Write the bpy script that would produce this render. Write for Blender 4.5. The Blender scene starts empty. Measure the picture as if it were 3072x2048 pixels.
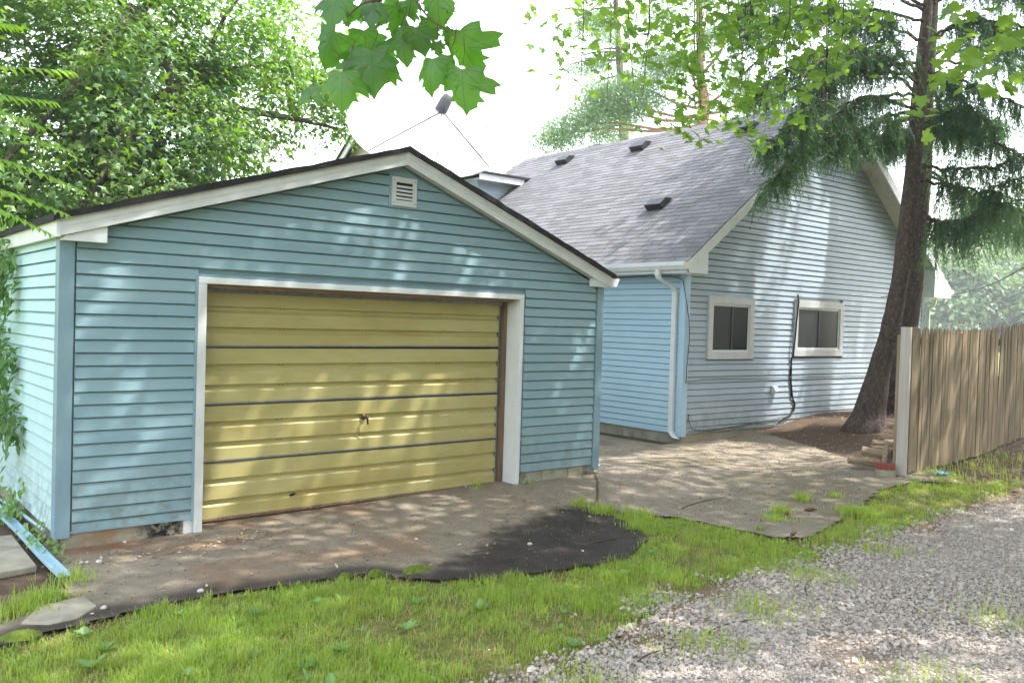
import bpy, math, random
import numpy as np
from mathutils import Vector, Matrix
rng = np.random.default_rng(7); random.seed(7)
R = math.radians
sc = bpy.context.scene
col = sc.collection

# ------------------------------------------------------------------ camera
CAM = Vector((-1.5351, -7.3497, 1.8541))
YAW, PIT, ROL = 0.6871, -0.0218, 0.0298
fw = Vector((math.sin(YAW)*math.cos(PIT), math.cos(YAW)*math.cos(PIT), math.sin(PIT)))
rt = Vector((math.cos(YAW), -math.sin(YAW), 0)); up = rt.cross(fw)
rt, up = rt*math.cos(ROL)+up*math.sin(ROL), -rt*math.sin(ROL)+up*math.cos(ROL)
cd = bpy.data.cameras.new('camera'); cam = bpy.data.objects.new('camera', cd); col.objects.link(cam)
M = Matrix((rt, up, -fw)).transposed().to_4x4(); M.translation = CAM
cam.matrix_world = M
cd.sensor_width = 36; cd.lens = 36*2611.9/3072; cd.clip_start = .05; cd.clip_end = 2000
sc.camera = cam

# ------------------------------------------------------------------ sky, sun, exposure
SUN = Vector((.40, -.30, .866)).normalized()          # towards the sun
w = bpy.data.worlds.new('World'); sc.world = w; w.use_nodes = True
nt = w.node_tree; nt.nodes.clear()
sky = nt.nodes.new('ShaderNodeTexSky'); sky.sky_type = 'NISHITA'; sky.sun_disc = False
sky.sun_elevation = math.asin(SUN.z); sky.sun_rotation = math.atan2(SUN.x, SUN.y)
sky.air_density = 1.6; sky.dust_density = 1.6; sky.ozone_density = 1.0
hs = nt.nodes.new('ShaderNodeHueSaturation'); hs.inputs['Saturation'].default_value = .42; hs.inputs['Value'].default_value = 1.0
bg = nt.nodes.new('ShaderNodeBackground'); bg.inputs['Strength'].default_value = .15
wo = nt.nodes.new('ShaderNodeOutputWorld')
nt.links.new(sky.outputs[0], hs.inputs['Color']); nt.links.new(hs.outputs[0], bg.inputs[0]); nt.links.new(bg.outputs[0], wo.inputs[0])
sl = bpy.data.lights.new('sun', 'SUN'); sl.energy = 2.2; sl.angle = R(.7); sl.color = (1, .96, .90)
so = bpy.data.objects.new('sun', sl); col.objects.link(so)
so.rotation_euler = SUN.to_track_quat('Z', 'Y').to_euler(); so.location = (8, -10, 20)
vs = sc.view_settings; vs.view_transform = 'Standard'; vs.look = 'None'; vs.gamma = 1; vs.use_curve_mapping = False
vs.exposure = 2.2
cy = sc.cycles
cy.use_denoising = True; cy.max_bounces = 7; cy.diffuse_bounces = 4; cy.glossy_bounces = 2; cy.transmission_bounces = 5
cy.transparent_max_bounces = 6; cy.volume_bounces = 0; cy.sample_clamp_indirect = 6; cy.caustics_reflective = False; cy.caustics_refractive = False
try: cy.denoiser = 'OPENIMAGEDENOISE'; cy.denoising_input_passes = 'RGB_ALBEDO_NORMAL'; cy.denoising_prefilter = 'NONE'
except Exception: pass

# ------------------------------------------------------------------ helpers
WL = {}
def C(r, g, b):
    f = lambda v: ((v/255+.055)/1.055)**2.4 if v > 10 else v/255/12.92
    return (f(r), f(g), f(b), 1)
def props(o, label=None, cat=None, group=None, kind=None):
    if label: o['label'] = label
    if cat: o['category'] = cat
    if group: o['group'] = group
    if kind: o['kind'] = kind
    return o
def thing(name, loc, label, cat, group=None):
    o = bpy.data.objects.new(name, None); col.objects.link(o); o.location = loc; o.empty_display_size = .1
    WL[o] = Vector(loc); return props(o, label, cat, group)
def link(name, me, parent=None, loc=None, rot=None):
    o = bpy.data.objects.new(name, me); col.objects.link(o)
    if parent: o.parent = parent
    if loc is not None: o.location = loc
    if rot is not None: o.rotation_euler = rot
    WL[o] = (WL[parent] if parent else Vector((0, 0, 0))) + (Vector(loc) if loc is not None else Vector((0, 0, 0)))
    return o
def mesh_np(name, V, F, mat, smooth=False):
    """V (n,3), F (m,k) all k-gons of one size"""
    me = bpy.data.meshes.new(name); V = np.asarray(V, np.float32); F = np.asarray(F, np.int32)
    n, k = F.shape
    me.vertices.add(len(V)); me.vertices.foreach_set('co', V.ravel())
    me.loops.add(n*k); me.loops.foreach_set('vertex_index', F.ravel())
    me.polygons.add(n); me.polygons.foreach_set('loop_start', np.arange(0, n*k, k, dtype=np.int32))
    me.polygons.foreach_set('use_smooth', np.full(n, smooth))
    me.materials.append(mat); me.update(calc_edges=True); return me
class MB:
    def __init__(s): s.v = []; s.f = []
    def add(s, v, f):
        o = len(s.v); s.v += [tuple(p) for p in v]; s.f += [tuple(i+o for i in q) for q in f]; return s
    def box(s, a, b):
        (x0, y0, z0), (x1, y1, z1) = a, b
        return s.add([(x0,y0,z0),(x1,y0,z0),(x1,y1,z0),(x0,y1,z0),(x0,y0,z1),(x1,y0,z1),(x1,y1,z1),(x0,y1,z1)],
                     [(0,3,2,1),(4,5,6,7),(0,1,5,4),(1,2,6,5),(2,3,7,6),(3,0,4,7)])
    def prism(s, poly, d):
        """polygon (3d points) swept along d"""
        n = len(poly); d = Vector(d); p = [Vector(q) for q in poly]
        return s.add(p+[q+d for q in p], [tuple(range(n))[::-1], tuple(range(n, 2*n))]+[(i, (i+1) % n, n+(i+1) % n, n+i) for i in range(n)])
    def tube(s, pts, rad, n=8, cap=True, jit=0):
        pts = [Vector(p) for p in pts]; rad = rad if hasattr(rad, '__len__') else [rad]*len(pts)
        rings = []; ref = None
        for i, p in enumerate(pts):
            t = (pts[min(i+1, len(pts)-1)]-pts[max(i-1, 0)]).normalized()
            if ref is None: ref = t.orthogonal().normalized()
            ref = (ref-t*ref.dot(t)).normalized(); b = t.cross(ref)
            rings.append([p+(ref*math.cos(a)+b*math.sin(a))*rad[i]*(1+jit*(random.random()-.5)) for a in [2*math.pi*k/n for k in range(n)]])
        v = [q for r_ in rings for q in r_]
        f = [(i*n+k, i*n+(k+1) % n, (i+1)*n+(k+1) % n, (i+1)*n+k) for i in range(len(pts)-1) for k in range(n)]
        if cap: f += [tuple(range(n))[::-1], tuple((len(pts)-1)*n+k for k in range(n))]
        return s.add(v, f)
    def build(s, name, mat, parent=None, smooth=False, local=False, bevel=0):
        off = Vector((0, 0, 0)) if (parent is None or local) else WL[parent]
        me = bpy.data.meshes.new(name); me.from_pydata([tuple(Vector(p)-off) for p in s.v], [], s.f); me.update()
        if smooth: me.polygons.foreach_set('use_smooth', [True]*len(me.polygons))
        me.materials.append(mat); o = link(name, me, parent)
        if bevel:
            m = o.modifiers.new('b', 'BEVEL'); m.width = bevel; m.segments = 2; m.limit_method = 'ANGLE'
        return o
def box(name, a, b, mat, parent=None, bevel=0): return MB().box(a, b).build(name, mat, parent, bevel=bevel)
def single(o, label, cat, group=None, kind=None): return props(o, label, cat, group, kind)

# ------------------------------------------------------------------ materials
def nodes(name):
    m = bpy.data.materials.new(name); m.use_nodes = True; t = m.node_tree
    return m, t, t.nodes['Principled BSDF'], t.nodes['Material Output']
def N(t, kind, **kw):
    n = t.nodes.new(kind)
    for k, v in kw.items():
        if k in n.inputs: n.inputs[k].default_value = v
        else: setattr(n, k, v)
    return n
def noise(t, scale, detail=4, rough=.6, stretch=None):
    g = N(t, 'ShaderNodeNewGeometry'); src = g.outputs['Position']
    if stretch:
        mp = N(t, 'ShaderNodeMapping'); mp.inputs['Scale'].default_value = stretch; t.links.new(src, mp.inputs[0]); src = mp.outputs[0]
    n = N(t, 'ShaderNodeTexNoise', Scale=scale, Detail=detail, Roughness=rough); t.links.new(src, n.inputs['Vector']); return n.outputs['Fac']
def ramp(t, fac, stops):
    r = N(t, 'ShaderNodeValToRGB'); e = r.color_ramp.elements
    while len(e) < len(stops): e.new(.5)
    for i, (p, c) in enumerate(stops): e[i].position = p; e[i].color = c
    t.links.new(fac, r.inputs[0]); return r.outputs[0]
def mixc(t, fac, a, b, mode='MIX'):
    m = N(t, 'ShaderNodeMix', data_type='RGBA', blend_type=mode)
    for s, v in ((0, fac), (6, a), (7, b)):
        if hasattr(v, 'links'): t.links.new(v, m.inputs[s])
        else: m.inputs[s].default_value = v
    return m.outputs[2]
def mat(name, a, b=None, rough=.6, scale=6, lo=.35, hi=.65, bump=0, bscale=60, metallic=0, spec=.5, stretch=None, rnd=None, rnd_amt=.5, third=None, tscale=2, tlo=.55, thi=.7, detail=5, splash=None):
    """a/b mixed by noise; rnd: colour mixed in per piece; third: patches of a third colour"""
    m, t, p, o = nodes(name); p.inputs['Roughness'].default_value = rough; p.inputs['Metallic'].default_value = metallic
    p.inputs['Specular IOR Level'].default_value = spec
    c = a
    if b: c = ramp(t, noise(t, scale, detail, .62, stretch), [(lo, a), (hi, b)])
    if third: c = mixc(t, ramp(t, noise(t, tscale, 6, .7, stretch), [(tlo, (0,0,0,1)), (thi, (1,1,1,1))]), c, third)
    if splash:
        g0 = N(t, 'ShaderNodeNewGeometry'); sx_ = N(t, 'ShaderNodeSeparateXYZ'); t.links.new(g0.outputs['Position'], sx_.inputs[0]); q = N(t, 'ShaderNodeMapRange'); q.inputs[1].default_value = .75; q.inputs[2].default_value = .12; t.links.new(sx_.outputs[2], q.inputs[0])
        k = mixc(t, 1.0, q.outputs[0], ramp(t, noise(t, 7, 7, .75), [(.42,(0,0,0,1)),(.62,(.75,.75,.75,1))]), 'MULTIPLY'); c = mixc(t, k, c, splash)
    if rnd:
        g = N(t, 'ShaderNodeNewGeometry'); oi = N(t, 'ShaderNodeObjectInfo')
        ad = N(t, 'ShaderNodeMath', operation='ADD'); fr = N(t, 'ShaderNodeMath', operation='FRACT'); mu = N(t, 'ShaderNodeMath', operation='MULTIPLY'); mu.inputs[1].default_value = rnd_amt
        t.links.new(g.outputs['Random Per Island'], ad.inputs[0]); t.links.new(oi.outputs['Random'], ad.inputs[1]); t.links.new(ad.outputs[0], fr.inputs[0]); t.links.new(fr.outputs[0], mu.inputs[0])
        c = mixc(t, mu.outputs[0], c, rnd)
    if hasattr(c, 'links'): t.links.new(c, p.inputs['Base Color'])
    else: p.inputs['Base Color'].default_value = c
    if bump:
        bn = N(t, 'ShaderNodeBump', Strength=bump, Distance=.01); t.links.new(noise(t, bscale, 5, .65, stretch), bn.inputs['Height']); t.links.new(bn.outputs[0], p.inputs['Normal'])
    return m
def leafmat(name, cols, trans, tfac=.4, rough=.5, spots=None, patch=None, veins=False):
    m, t, p, o = nodes(name); t.nodes.remove(p)
    g = N(t, 'ShaderNodeNewGeometry'); oi = N(t, 'ShaderNodeObjectInfo')
    ad = N(t, 'ShaderNodeMath', operation='ADD'); fr = N(t, 'ShaderNodeMath', operation='FRACT')
    t.links.new(g.outputs['Random Per Island'], ad.inputs[0]); t.links.new(oi.outputs['Random'], ad.inputs[1]); t.links.new(ad.outputs[0], fr.inputs[0])
    c = ramp(t, fr.outputs[0], [(i/(len(cols)-1), k) for i, k in enumerate(cols)]); tc = trans
    if patch: c = mixc(t, ramp(t, noise(t, patch[1], 5, .7), [(.46,(0,0,0,1)),(.68,(1,1,1,1))]), c, patch[0])
    if spots:
        v = N(t, 'ShaderNodeTexVoronoi', Scale=26.0); t.links.new(g.outputs['Position'], v.inputs['Vector'])
        k = ramp(t, v.outputs['Distance'], [(.12, (1,1,1,1)), (.2, (0,0,0,1))])
        k2 = ramp(t, noise(t, 11, 3), [(.52, (0,0,0,1)), (.6, (1,1,1,1))]); k = mixc(t, 1.0, k, k2, 'MULTIPLY')
        c = mixc(t, k, c, spots); tc = mixc(t, k, trans, spots)
    if veins:
        tcn = N(t, 'ShaderNodeTexCoord'); best = None
        for th in (0, .78, -.78, 1.75, -1.75):
            dp = N(t, 'ShaderNodeVectorMath', operation='DOT_PRODUCT'); dp.inputs[1].default_value = (math.cos(th), -math.sin(th), 0); t.links.new(tcn.outputs['Object'], dp.inputs[0])
            ab = N(t, 'ShaderNodeMath', operation='ABSOLUTE'); t.links.new(dp.outputs['Value'], ab.inputs[0])
            if best is None: best = ab.outputs[0]
            else:
                mn = N(t, 'ShaderNodeMath', operation='MINIMUM'); t.links.new(best, mn.inputs[0]); t.links.new(ab.outputs[0], mn.inputs[1]); best = mn.outputs[0]
        vk = ramp(t, best, [(.0, (.8,.8,.8,1)), (.0022, (0,0,0,1))]); c = mixc(t, vk, c, C(110,150,70)); tc = mixc(t, vk, tc, C(60,110,30))
    d = N(t, 'ShaderNodeBsdfDiffuse'); tr = N(t, 'ShaderNodeBsdfTranslucent'); gl = N(t, 'ShaderNodeBsdfGlossy'); gl.inputs['Roughness'].default_value = rough; gl.inputs[0].default_value = (.9,.95,1,1)
    t.links.new(c, d.inputs[0])
    if hasattr(tc, 'links'): t.links.new(tc, tr.inputs[0])
    else: tr.inputs[0].default_value = tc
    m1 = N(t, 'ShaderNodeMixShader'); m1.inputs[0].default_value = tfac; t.links.new(d.outputs[0], m1.inputs[1]); t.links.new(tr.outputs[0], m1.inputs[2])
    m2 = N(t, 'ShaderNodeMixShader'); m2.inputs[0].default_value = .05; t.links.new(m1.outputs[0], m2.inputs[1]); t.links.new(gl.outputs[0], m2.inputs[2])
    t.links.new(m2.outputs[0], o.inputs[0]); return m

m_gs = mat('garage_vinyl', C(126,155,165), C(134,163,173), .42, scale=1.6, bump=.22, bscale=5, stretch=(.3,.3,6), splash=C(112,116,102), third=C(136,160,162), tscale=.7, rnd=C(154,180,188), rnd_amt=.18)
m_gsl = mat('garage_vinyl_lit_dirty', C(176,208,216), C(186,216,222), .42, scale=1.6, third=C(130,148,132), tscale=1.1, tlo=.6, thi=.85, stretch=(1,1,1.4), splash=C(110,112,96))  # left wall: skylit brightness painted into a paler vinyl, plus dirt patches
m_post = mat('corner_vinyl', C(122,150,164), C(132,160,172), .4, scale=3)
m_hs = mat('house_vinyl', C(156,170,184), C(164,178,190), .38, scale=1.2, stretch=(.3,.3,5), bump=.15, bscale=6, splash=C(122,122,106), rnd=C(172,188,196), rnd_amt=.2, third=C(150,162,164), tscale=.5)
m_hss = mat('house_vinyl_side_lit', C(176,204,222), C(184,210,228), .38, scale=1.5, rnd=C(160,204,230), rnd_amt=.2)  # same house vinyl, lightened to paint in the side wall's strong skylight
m_white = mat('white_trim', C(214,218,220), C(222,226,228), .4, scale=4, third=C(186,188,184), tscale=3, tlo=.62, thi=.8)
m_white2 = mat('white_trim_dull', C(200,202,202), C(212,214,214), .5, scale=5, third=C(164,164,158), tscale=4, tlo=.6, thi=.8)
m_soff = mat('soffit_white', C(196,194,190), C(204,202,198), .5)
m_black = mat('dark_shingle', C(36,33,34), C(22,21,22), .9, scale=40, bump=.5, bscale=180, rnd=C(46,42,42))
m_shing = mat('grey_shingle', C(106,105,106), C(88,87,88), .85, scale=60, bump=.6, bscale=260, rnd=C(134,132,138), rnd_amt=.6)
m_ventb = mat('black_vent', C(30,30,34), C(38,38,42), .4, scale=10, spec=.5)
m_door = mat('yellow_fibreglass', C(188,179,124), C(174,164,106), .42, scale=2.2, third=C(168,146,78), tscale=1.3, tlo=.5, thi=.8, stretch=(.6,1,2.4), bump=.12, bscale=50)
m_alu = mat('aluminium', C(150,152,156), C(128,130,136), .35, metallic=.7, scale=14)
m_wood = mat('weathered_wood', C(128,104,78), C(92,76,60), .8, scale=5, stretch=(10,10,.6), bump=.4, bscale=30)
m_woodp = mat('wood_header', C(150,122,96), C(120,96,74), .8, scale=5, stretch=(.6,10,10), bump=.3, bscale=30)
m_dark = mat('dark_gap', C(20,20,20), rough=.9)
m_iron = mat('rusty_metal', C(74,66,58), C(98,74,54), .6, metallic=.5, scale=30)
m_conc_f = mat('foundation', C(168,160,142), C(140,134,118), .85, scale=5, bump=.4, bscale=50, third=C(96,94,72), tscale=3, tlo=.55, thi=.72)
m_mold = mat('foundation_mold', C(150,144,128), C(132,126,108), .85, scale=5, bump=.5, bscale=60, third=C(26,28,24), tscale=9, tlo=.40, thi=.5)
def moldmat():
    m, t, p, o = nodes('foundation_front'); p.inputs['Roughness'].default_value = .88
    c = ramp(t, noise(t, 5, 5), [(.35, C(168,160,142)), (.65, C(138,130,112))])
    g = N(t, 'ShaderNodeNewGeometry'); sx_ = N(t, 'ShaderNodeSeparateXYZ'); t.links.new(g.outputs['Position'], sx_.inputs[0])
    k = ramp(t, noise(t, 16, 6, .75), [(.40, (0,0,0,1)), (.52, (1,1,1,1))])
    def mr(a, b):
        q = N(t, 'ShaderNodeMapRange'); q.inputs[1].default_value = a; q.inputs[2].default_value = b; t.links.new(sx_.outputs[0], q.inputs[0]); return q.outputs[0]
    k = mixc(t, 1.0, k, mr(.55,.75), 'MULTIPLY'); k = mixc(t, 1.0, k, mr(1.02,.95), 'MULTIPLY'); c = mixc(t, k, c, C(24,26,22))
    k2 = ramp(t, noise(t, 4, 5, .7), [(.5, (0,0,0,1)), (.66, (.7,.7,.7,1))]); k2 = mixc(t, 1.0, k2, mr(.7,.3), 'MULTIPLY'); c = mixc(t, k2, c, C(160,104,56))
    t.links.new(c, p.inputs['Base Color']); bn = N(t, 'ShaderNodeBump', Strength=.5, Distance=.01); t.links.new(noise(t, 60, 5), bn.inputs['Height']); t.links.new(bn.outputs[0], p.inputs['Normal']); return m
m_block = mat('concrete_block', C(172,168,150), C(140,138,116), .9, scale=6, bump=.5, bscale=70, third=C(84,84,58), tscale=4, tlo=.5, thi=.68)
m_glass = mat('window_glass', C(24,26,28), rough=.3, spec=.25)
m_screen = mat('window_screen', C(34,36,37), C(28,30,31), rough=.5, scale=3)
m_frame = mat('window_vinyl', C(196,198,198), C(206,208,208), .45, scale=5)
m_cable = mat('black_cable', C(18,18,20), rough=.5)
m_gutter = mat('white_gutter', C(226,228,230), C(216,218,220), .3, scale=5)
m_dish = mat('white_dish', C(205,208,210), C(196,199,202), .5, scale=2)
m_feed = mat('grey_feed_cover', C(92,92,100), C(80,80,88), .6, scale=12)
m_text = mat('pale_print', C(170,170,176), rough=.6)
m_bark = mat('spruce_bark', C(84,72,64), C(54,46,42), .9, scale=14, bump=1.0, bscale=24, stretch=(1,1,.55), third=C(112,92,78), tscale=30, tlo=.52, thi=.6)
m_bark2 = mat('maple_bark', C(96,84,70), C(66,58,50), .9, scale=10, bump=.8, bscale=20, stretch=(1,1,.3))
m_pinebark = mat('pine_bark', C(170,130,104), C(140,104,82), .85, scale=8, bump=.5, bscale=14)
m_twig = mat('twig', C(90,72,52), C(70,56,42), .8, scale=20)
m_leafA = leafmat('maple_leaf_big', [C(26,62,20), C(42,86,26), C(72,118,36), C(36,76,26), C(100,136,46)], C(140,186,46), .38, patch=(C(130,148,54),1.1))
m_leafF = leafmat('near_maple_leaf', [C(30,60,20), C(56,98,24), C(84,130,30), C(40,76,22)], C(120,190,36), .62, .6, spots=C(190,140,40), veins=True)
m_leafM = leafmat('overhang_leaf', [C(78,118,40), C(98,142,50), C(110,150,58), C(86,126,48)], C(168,206,72), .48)
m_leafC = leafmat('upper_leaf', [C(64,92,44), C(80,106,54), C(92,116,60)], C(120,140,70), .22)
m_leafAil = leafmat('bright_leaf', [C(92,144,36), C(112,162,44), C(100,150,40)], C(180,224,50), .5)
m_vine = leafmat('vine_leaf', [C(62,100,44), C(84,122,52), C(70,110,48)], C(130,176,60), .4)
m_needle = leafmat('spruce_needle', [C(50,84,60), C(66,102,68), C(84,116,72), C(58,90,70)], C(110,150,72), .35)
m_pine = leafmat('pine_needle_hazed', [C(96,132,96), C(112,144,100), C(124,150,98)], C(150,180,100), .35)  # haze paleness mixed into the needle colour of pine and larch
m_far = leafmat('far_leaf', [C(72,104,50), C(92,122,58), C(64,96,48), C(110,134,66)], C(140,176,70), .3)
m_grass = leafmat('grass_blade', [C(118,150,46), C(142,174,56), C(160,188,66), C(126,158,48), C(172,178,92)], C(196,220,70), .45, patch=(C(150,156,70),2.6))
m_straw = leafmat('straw', [C(150,128,84), C(176,154,104), C(128,104,70)], C(190,160,100), .2)
m_weed = leafmat('weed_leaf', [C(96,136,60), C(120,158,78), C(110,148,66)], C(160,196,80), .4)
m_litter = mat('dry_leaf', C(150,124,90), C(110,84,58), .8, scale=20, rnd=C(200,190,170), rnd_amt=.9)
m_stone = mat('gravel_stone', C(198,188,178), C(180,170,161), .8, scale=50, rnd=C(134,122,112), rnd_amt=.65)
m_peb = mat('pale_pebble', C(206,200,190), C(180,174,164), .8, scale=20)
m_pick = mat('cedar_picket', C(168,147,116), C(142,125,100), .8, scale=3, stretch=(14,14,.5), bump=.4, bscale=14, third=C(98,92,70), tscale=1.4, tlo=.45, thi=.75, rnd=C(100,90,70), rnd_amt=.7)
m_fpost = mat('painted_post', C(188,182,176), C(172,165,158), .7, scale=3, stretch=(8,8,.5), bump=.2, bscale=14)
m_brick = mat('red_brick', C(150,72,62), C(126,58,50), .85, scale=14, bump=.4, bscale=60)
m_logw = mat('split_wood', C(160,138,112), C(126,106,84), .85, scale=5, stretch=(2,2,9), bump=.6, bscale=16)
m_tarp = mat('blue_tarp', C(40,120,190), C(60,140,206), .4, scale=12)
m_flash = mat('blue_flashing', C(160,196,214), C(176,206,220), .35, scale=6, third=C(120,140,130), tscale=8, tlo=.6, thi=.75)
m_cone = mat('pine_cone', C(120,78,48), C(84,54,36), .8, scale=40)
m_moss = mat('moss', C(112,128,34), C(76,96,26), .95, scale=30, bump=1, bscale=90)
m_beige = mat('beige_siding', C(206,198,184), C(196,188,174), .6, scale=3)

# ------------------------------------------------------------------ terrain
def ss(a, b, x):
    t = np.clip((np.asarray(x, float)-a)/(b-a), 0, 1); return t*t*(3-2*t)
def H(x, y):
    x = np.asarray(x, float); y = np.asarray(y, float)
    return .09*np.exp(-((x-5.6)**2/5+(y-.2)**2/1.6))+.34*ss(10.4, 13.8, x)*ss(-3.2, -.6, y)+.15*ss(6.8, 9.2, x)*ss(-3.3, -2.4, y)*(1-ss(-1.6, -.4, y))
def Hf(x, y): return float(H(x, y))
_perm = rng.random((256, 256))
def vnoise(x, y, s):
    x = np.asarray(x, float)*s+57.3; y = np.asarray(y, float)*s+31.7
    xi = np.floor(x).astype(int); yi = np.floor(y).astype(int); fx = x-xi; fy = y-yi; fx = fx*fx*(3-2*fx); fy = fy*fy*(3-2*fy)
    g = lambda a, b: _perm[a % 256, b % 256]
    return (g(xi,yi)*(1-fx)+g(xi+1,yi)*fx)*(1-fy)+(g(xi,yi+1)*(1-fx)+g(xi+1,yi+1)*fx)*fy
def fbm(x, y, s): return vnoise(x,y,s)*.5+vnoise(x,y,s*2.1)*.27+vnoise(x,y,s*4.3)*.15+vnoise(x,y,s*9)*.08
def inpoly(x, y, poly):
    x = np.asarray(x, float); y = np.asarray(y, float); r = np.zeros(x.shape, bool); n = len(poly)
    for i in range(n):
        (x0, y0), (x1, y1) = poly[i], poly[(i+1) % n]
        c = ((y0 > y) != (y1 > y)) & (x < (x1-x0)*(y-y0)/((y1-y0) or 1e-9)+x0); r ^= c
    return r
GT = [(-4,-1.9),(-.66,-1.93),(-.43,-1.84),(-.22,-1.83),(.26,-1.71),(.74,-1.71),(1.18,-1.79),(1.67,-1.86),(1.99,-2.25),(2.45,-2.44),(2.99,-2.56),(3.59,-2.62),(4.25,-2.28),(4.49,-1.87),(4.60,-1.42),(4.80,-1.5),(5.11,-1.86),(5.24,-2.55),(5.29,-2.87),(5.5,-3.03),(6.22,-2.88),(7.01,-2.64),(7.67,-2.48),(8.02,-2.39),(8.62,-2.49),(9.31,-2.8),(10.72,-2.91)]
GB = [(-4,-4.6),(.2,-4.25),(1.25,-3.89),(1.48,-3.83),(1.82,-3.82),(2.3,-3.75),(3.14,-3.57),(3.81,-3.48),(4.77,-3.58),(5.87,-3.41),(7.19,-3.32),(8.89,-3.2),(10.72,-3.1)]
GRASS = GT+GB[::-1]
GRAVEL = GB+[(30,-2.9),(30,-9),(-6,-9),(-6,-4.8)]
CONC = GT[1:-1]+[(9.6,-2.2),(9.3,-1.71),(10.3,-.9),(10.9,.15),(11.38,1.34),(11.6,1.72),(9.0,1.72),(9.0,6),(5.9,6),(5.9,.3),(-.05,.3),(-.1,-.8),(-.2,-1.3),(-.66,-1.6)]
BLACK = [(2.1,-2.04),(2.72,-1.75),(3.42,-1.36),(4.28,-1.08),(4.79,-1.13),(4.67,-1.52),(4.51,-2.09),(3.91,-2.62),(3.42,-2.78),(2.67,-2.66),(1.85,-2.3)]
def dist_poly(x, y, poly, closed=True):
    d = np.full(np.shape(x), 1e9); n = len(poly)
    for i in range(n if closed else n-1):
        (x0, y0), (x1, y1) = poly[i], poly[(i+1) % n]; dx, dy = x1-x0, y1-y0
        t = np.clip(((x-x0)*dx+(y-y0)*dy)/(dx*dx+dy*dy+1e-9), 0, 1); d = np.minimum(d, np.hypot(x-x0-t*dx, y-y0-t*dy))
    return d
def grid(name, xs, ys, zf, mat_, keep=None, attrs=None):
    X, Y = np.meshgrid(xs, ys, indexing='ij'); Z = zf(X, Y); nx, ny = X.shape
    I = np.arange(nx*ny).reshape(nx, ny); F = np.stack([I[:-1,:-1], I[1:,:-1], I[1:,1:], I[:-1,1:]], -1).reshape(-1, 4)
    if keep is not None:
        cx = (X[:-1,:-1]+X[1:,1:])/2; cyy = (Y[:-1,:-1]+Y[1:,1:])/2; F = F[keep(cx, cyy).ravel()]
    me = mesh_np(name, np.stack([X, Y, Z], -1).reshape(-1, 3), F, mat_, True)
    for k, fn in (attrs or {}).items():
        a = me.attributes.new(k, 'FLOAT', 'POINT'); a.data.foreach_set('value', np.clip(fn(X, Y), 0, 1).astype(np.float32).ravel())
    return link(name, me)
def attr(t, name): return N(t, 'ShaderNodeAttribute', attribute_name=name).outputs['Fac']
def groundmat(name, build):
    m, t, p, o = nodes(name); p.inputs['Roughness'].default_value = .9; p.inputs['Specular IOR Level'].default_value = .3
    c, h, st = build(t); t.links.new(c, p.inputs['Base Color'])
    bn = N(t, 'ShaderNodeBump', Strength=st, Distance=.02); t.links.new(h, bn.inputs['Height']); t.links.new(bn.outputs[0], p.inputs['Normal']); return m
def b_conc(t):
    c = ramp(t, noise(t, .9, 7, .7), [(.28, C(128,114,98)), (.45, C(152,138,120)), (.58, C(164,152,136)), (.74, C(124,114,96))])
    sp = ramp(t, noise(t, 62, 8, .85), [(.34, C(74,63,53)), (.47, C(150,137,120)), (.56, C(164,152,136)), (.68, C(210,199,182))])
    c = mixc(t, .68, c, sp)
    md = ramp(t, noise(t, 9, 7, .75), [(.38, C(110,98,82)), (.6, C(164,152,134))])
    c = mixc(t, .35, c, md)
    c = mixc(t, attr(t, 'green'), c, mixc(t, .45, c, C(84,80,48)))
    c = mixc(t, attr(t, 'rust'), c, C(140,98,64))
    bl = ramp(t, noise(t, 70, 5, .75), [(.35, C(24,21,22)), (.55, C(42,37,36)), (.7, C(76,68,64))])
    c = mixc(t, attr(t, 'stain'), c, bl)
    return c, noise(t, 70, 8, .8), .9
def b_soil(t):
    c = ramp(t, noise(t, 3, 6, .7), [(.3, C(66,52,42)), (.5, C(92,74,60)), (.7, C(72,57,46))])
    sp = ramp(t, noise(t, 70, 4, .8), [(.35, C(46,36,29)), (.55, C(104,86,68)), (.7, C(156,136,112))])
    c = mixc(t, .5, c, sp)
    c = mixc(t, attr(t, 'lawn'), c, ramp(t, noise(t, 14, 5, .7), [(.35, C(96,104,44)), (.6, C(122,134,56)), (.75, C(110,96,64))]))
    return c, noise(t, 60, 6, .75), .8
def b_gravel(t):
    g = N(t, 'ShaderNodeNewGeometry'); v = N(t, 'ShaderNodeTexVoronoi', Scale=48.0); t.links.new(g.outputs['Position'], v.inputs['Vector'])
    c = ramp(t, v.outputs['Distance'], [(0, C(184,176,169)), (.45, C(166,158,150)), (.75, C(116,107,98))])
    c2 = ramp(t, noise(t, 30, 4), [(.35, C(120,111,102)), (.65, C(178,170,161))])
    c = mixc(t, .45, c, c2)
    c = mixc(t, attr(t, 'dirt'), c, ramp(t, noise(t, 50, 4), [(.4, C(104,82,64)), (.6, C(134,112,92))]))
    inv = N(t, 'ShaderNodeMath', operation='SUBTRACT'); inv.inputs[0].default_value = 1; t.links.new(v.outputs['Distance'], inv.inputs[1])
    return c, inv.outputs[0], .9
m_conc = groundmat('concrete', b_conc); m_soil = groundmat('soil', b_soil); m_grav = groundmat('gravel', b_gravel)
gx = np.concatenate([[-400,-150,-60,-25,-12], np.arange(-6, 20, .12), [22,26,32,42,60,90,150,300,600]])
gy = np.concatenate([[-400,-150,-60,-30,-16], np.arange(-9, 3, .12), [3.5,5,8,12,18,28,45,70,120,250,600]])
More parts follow.
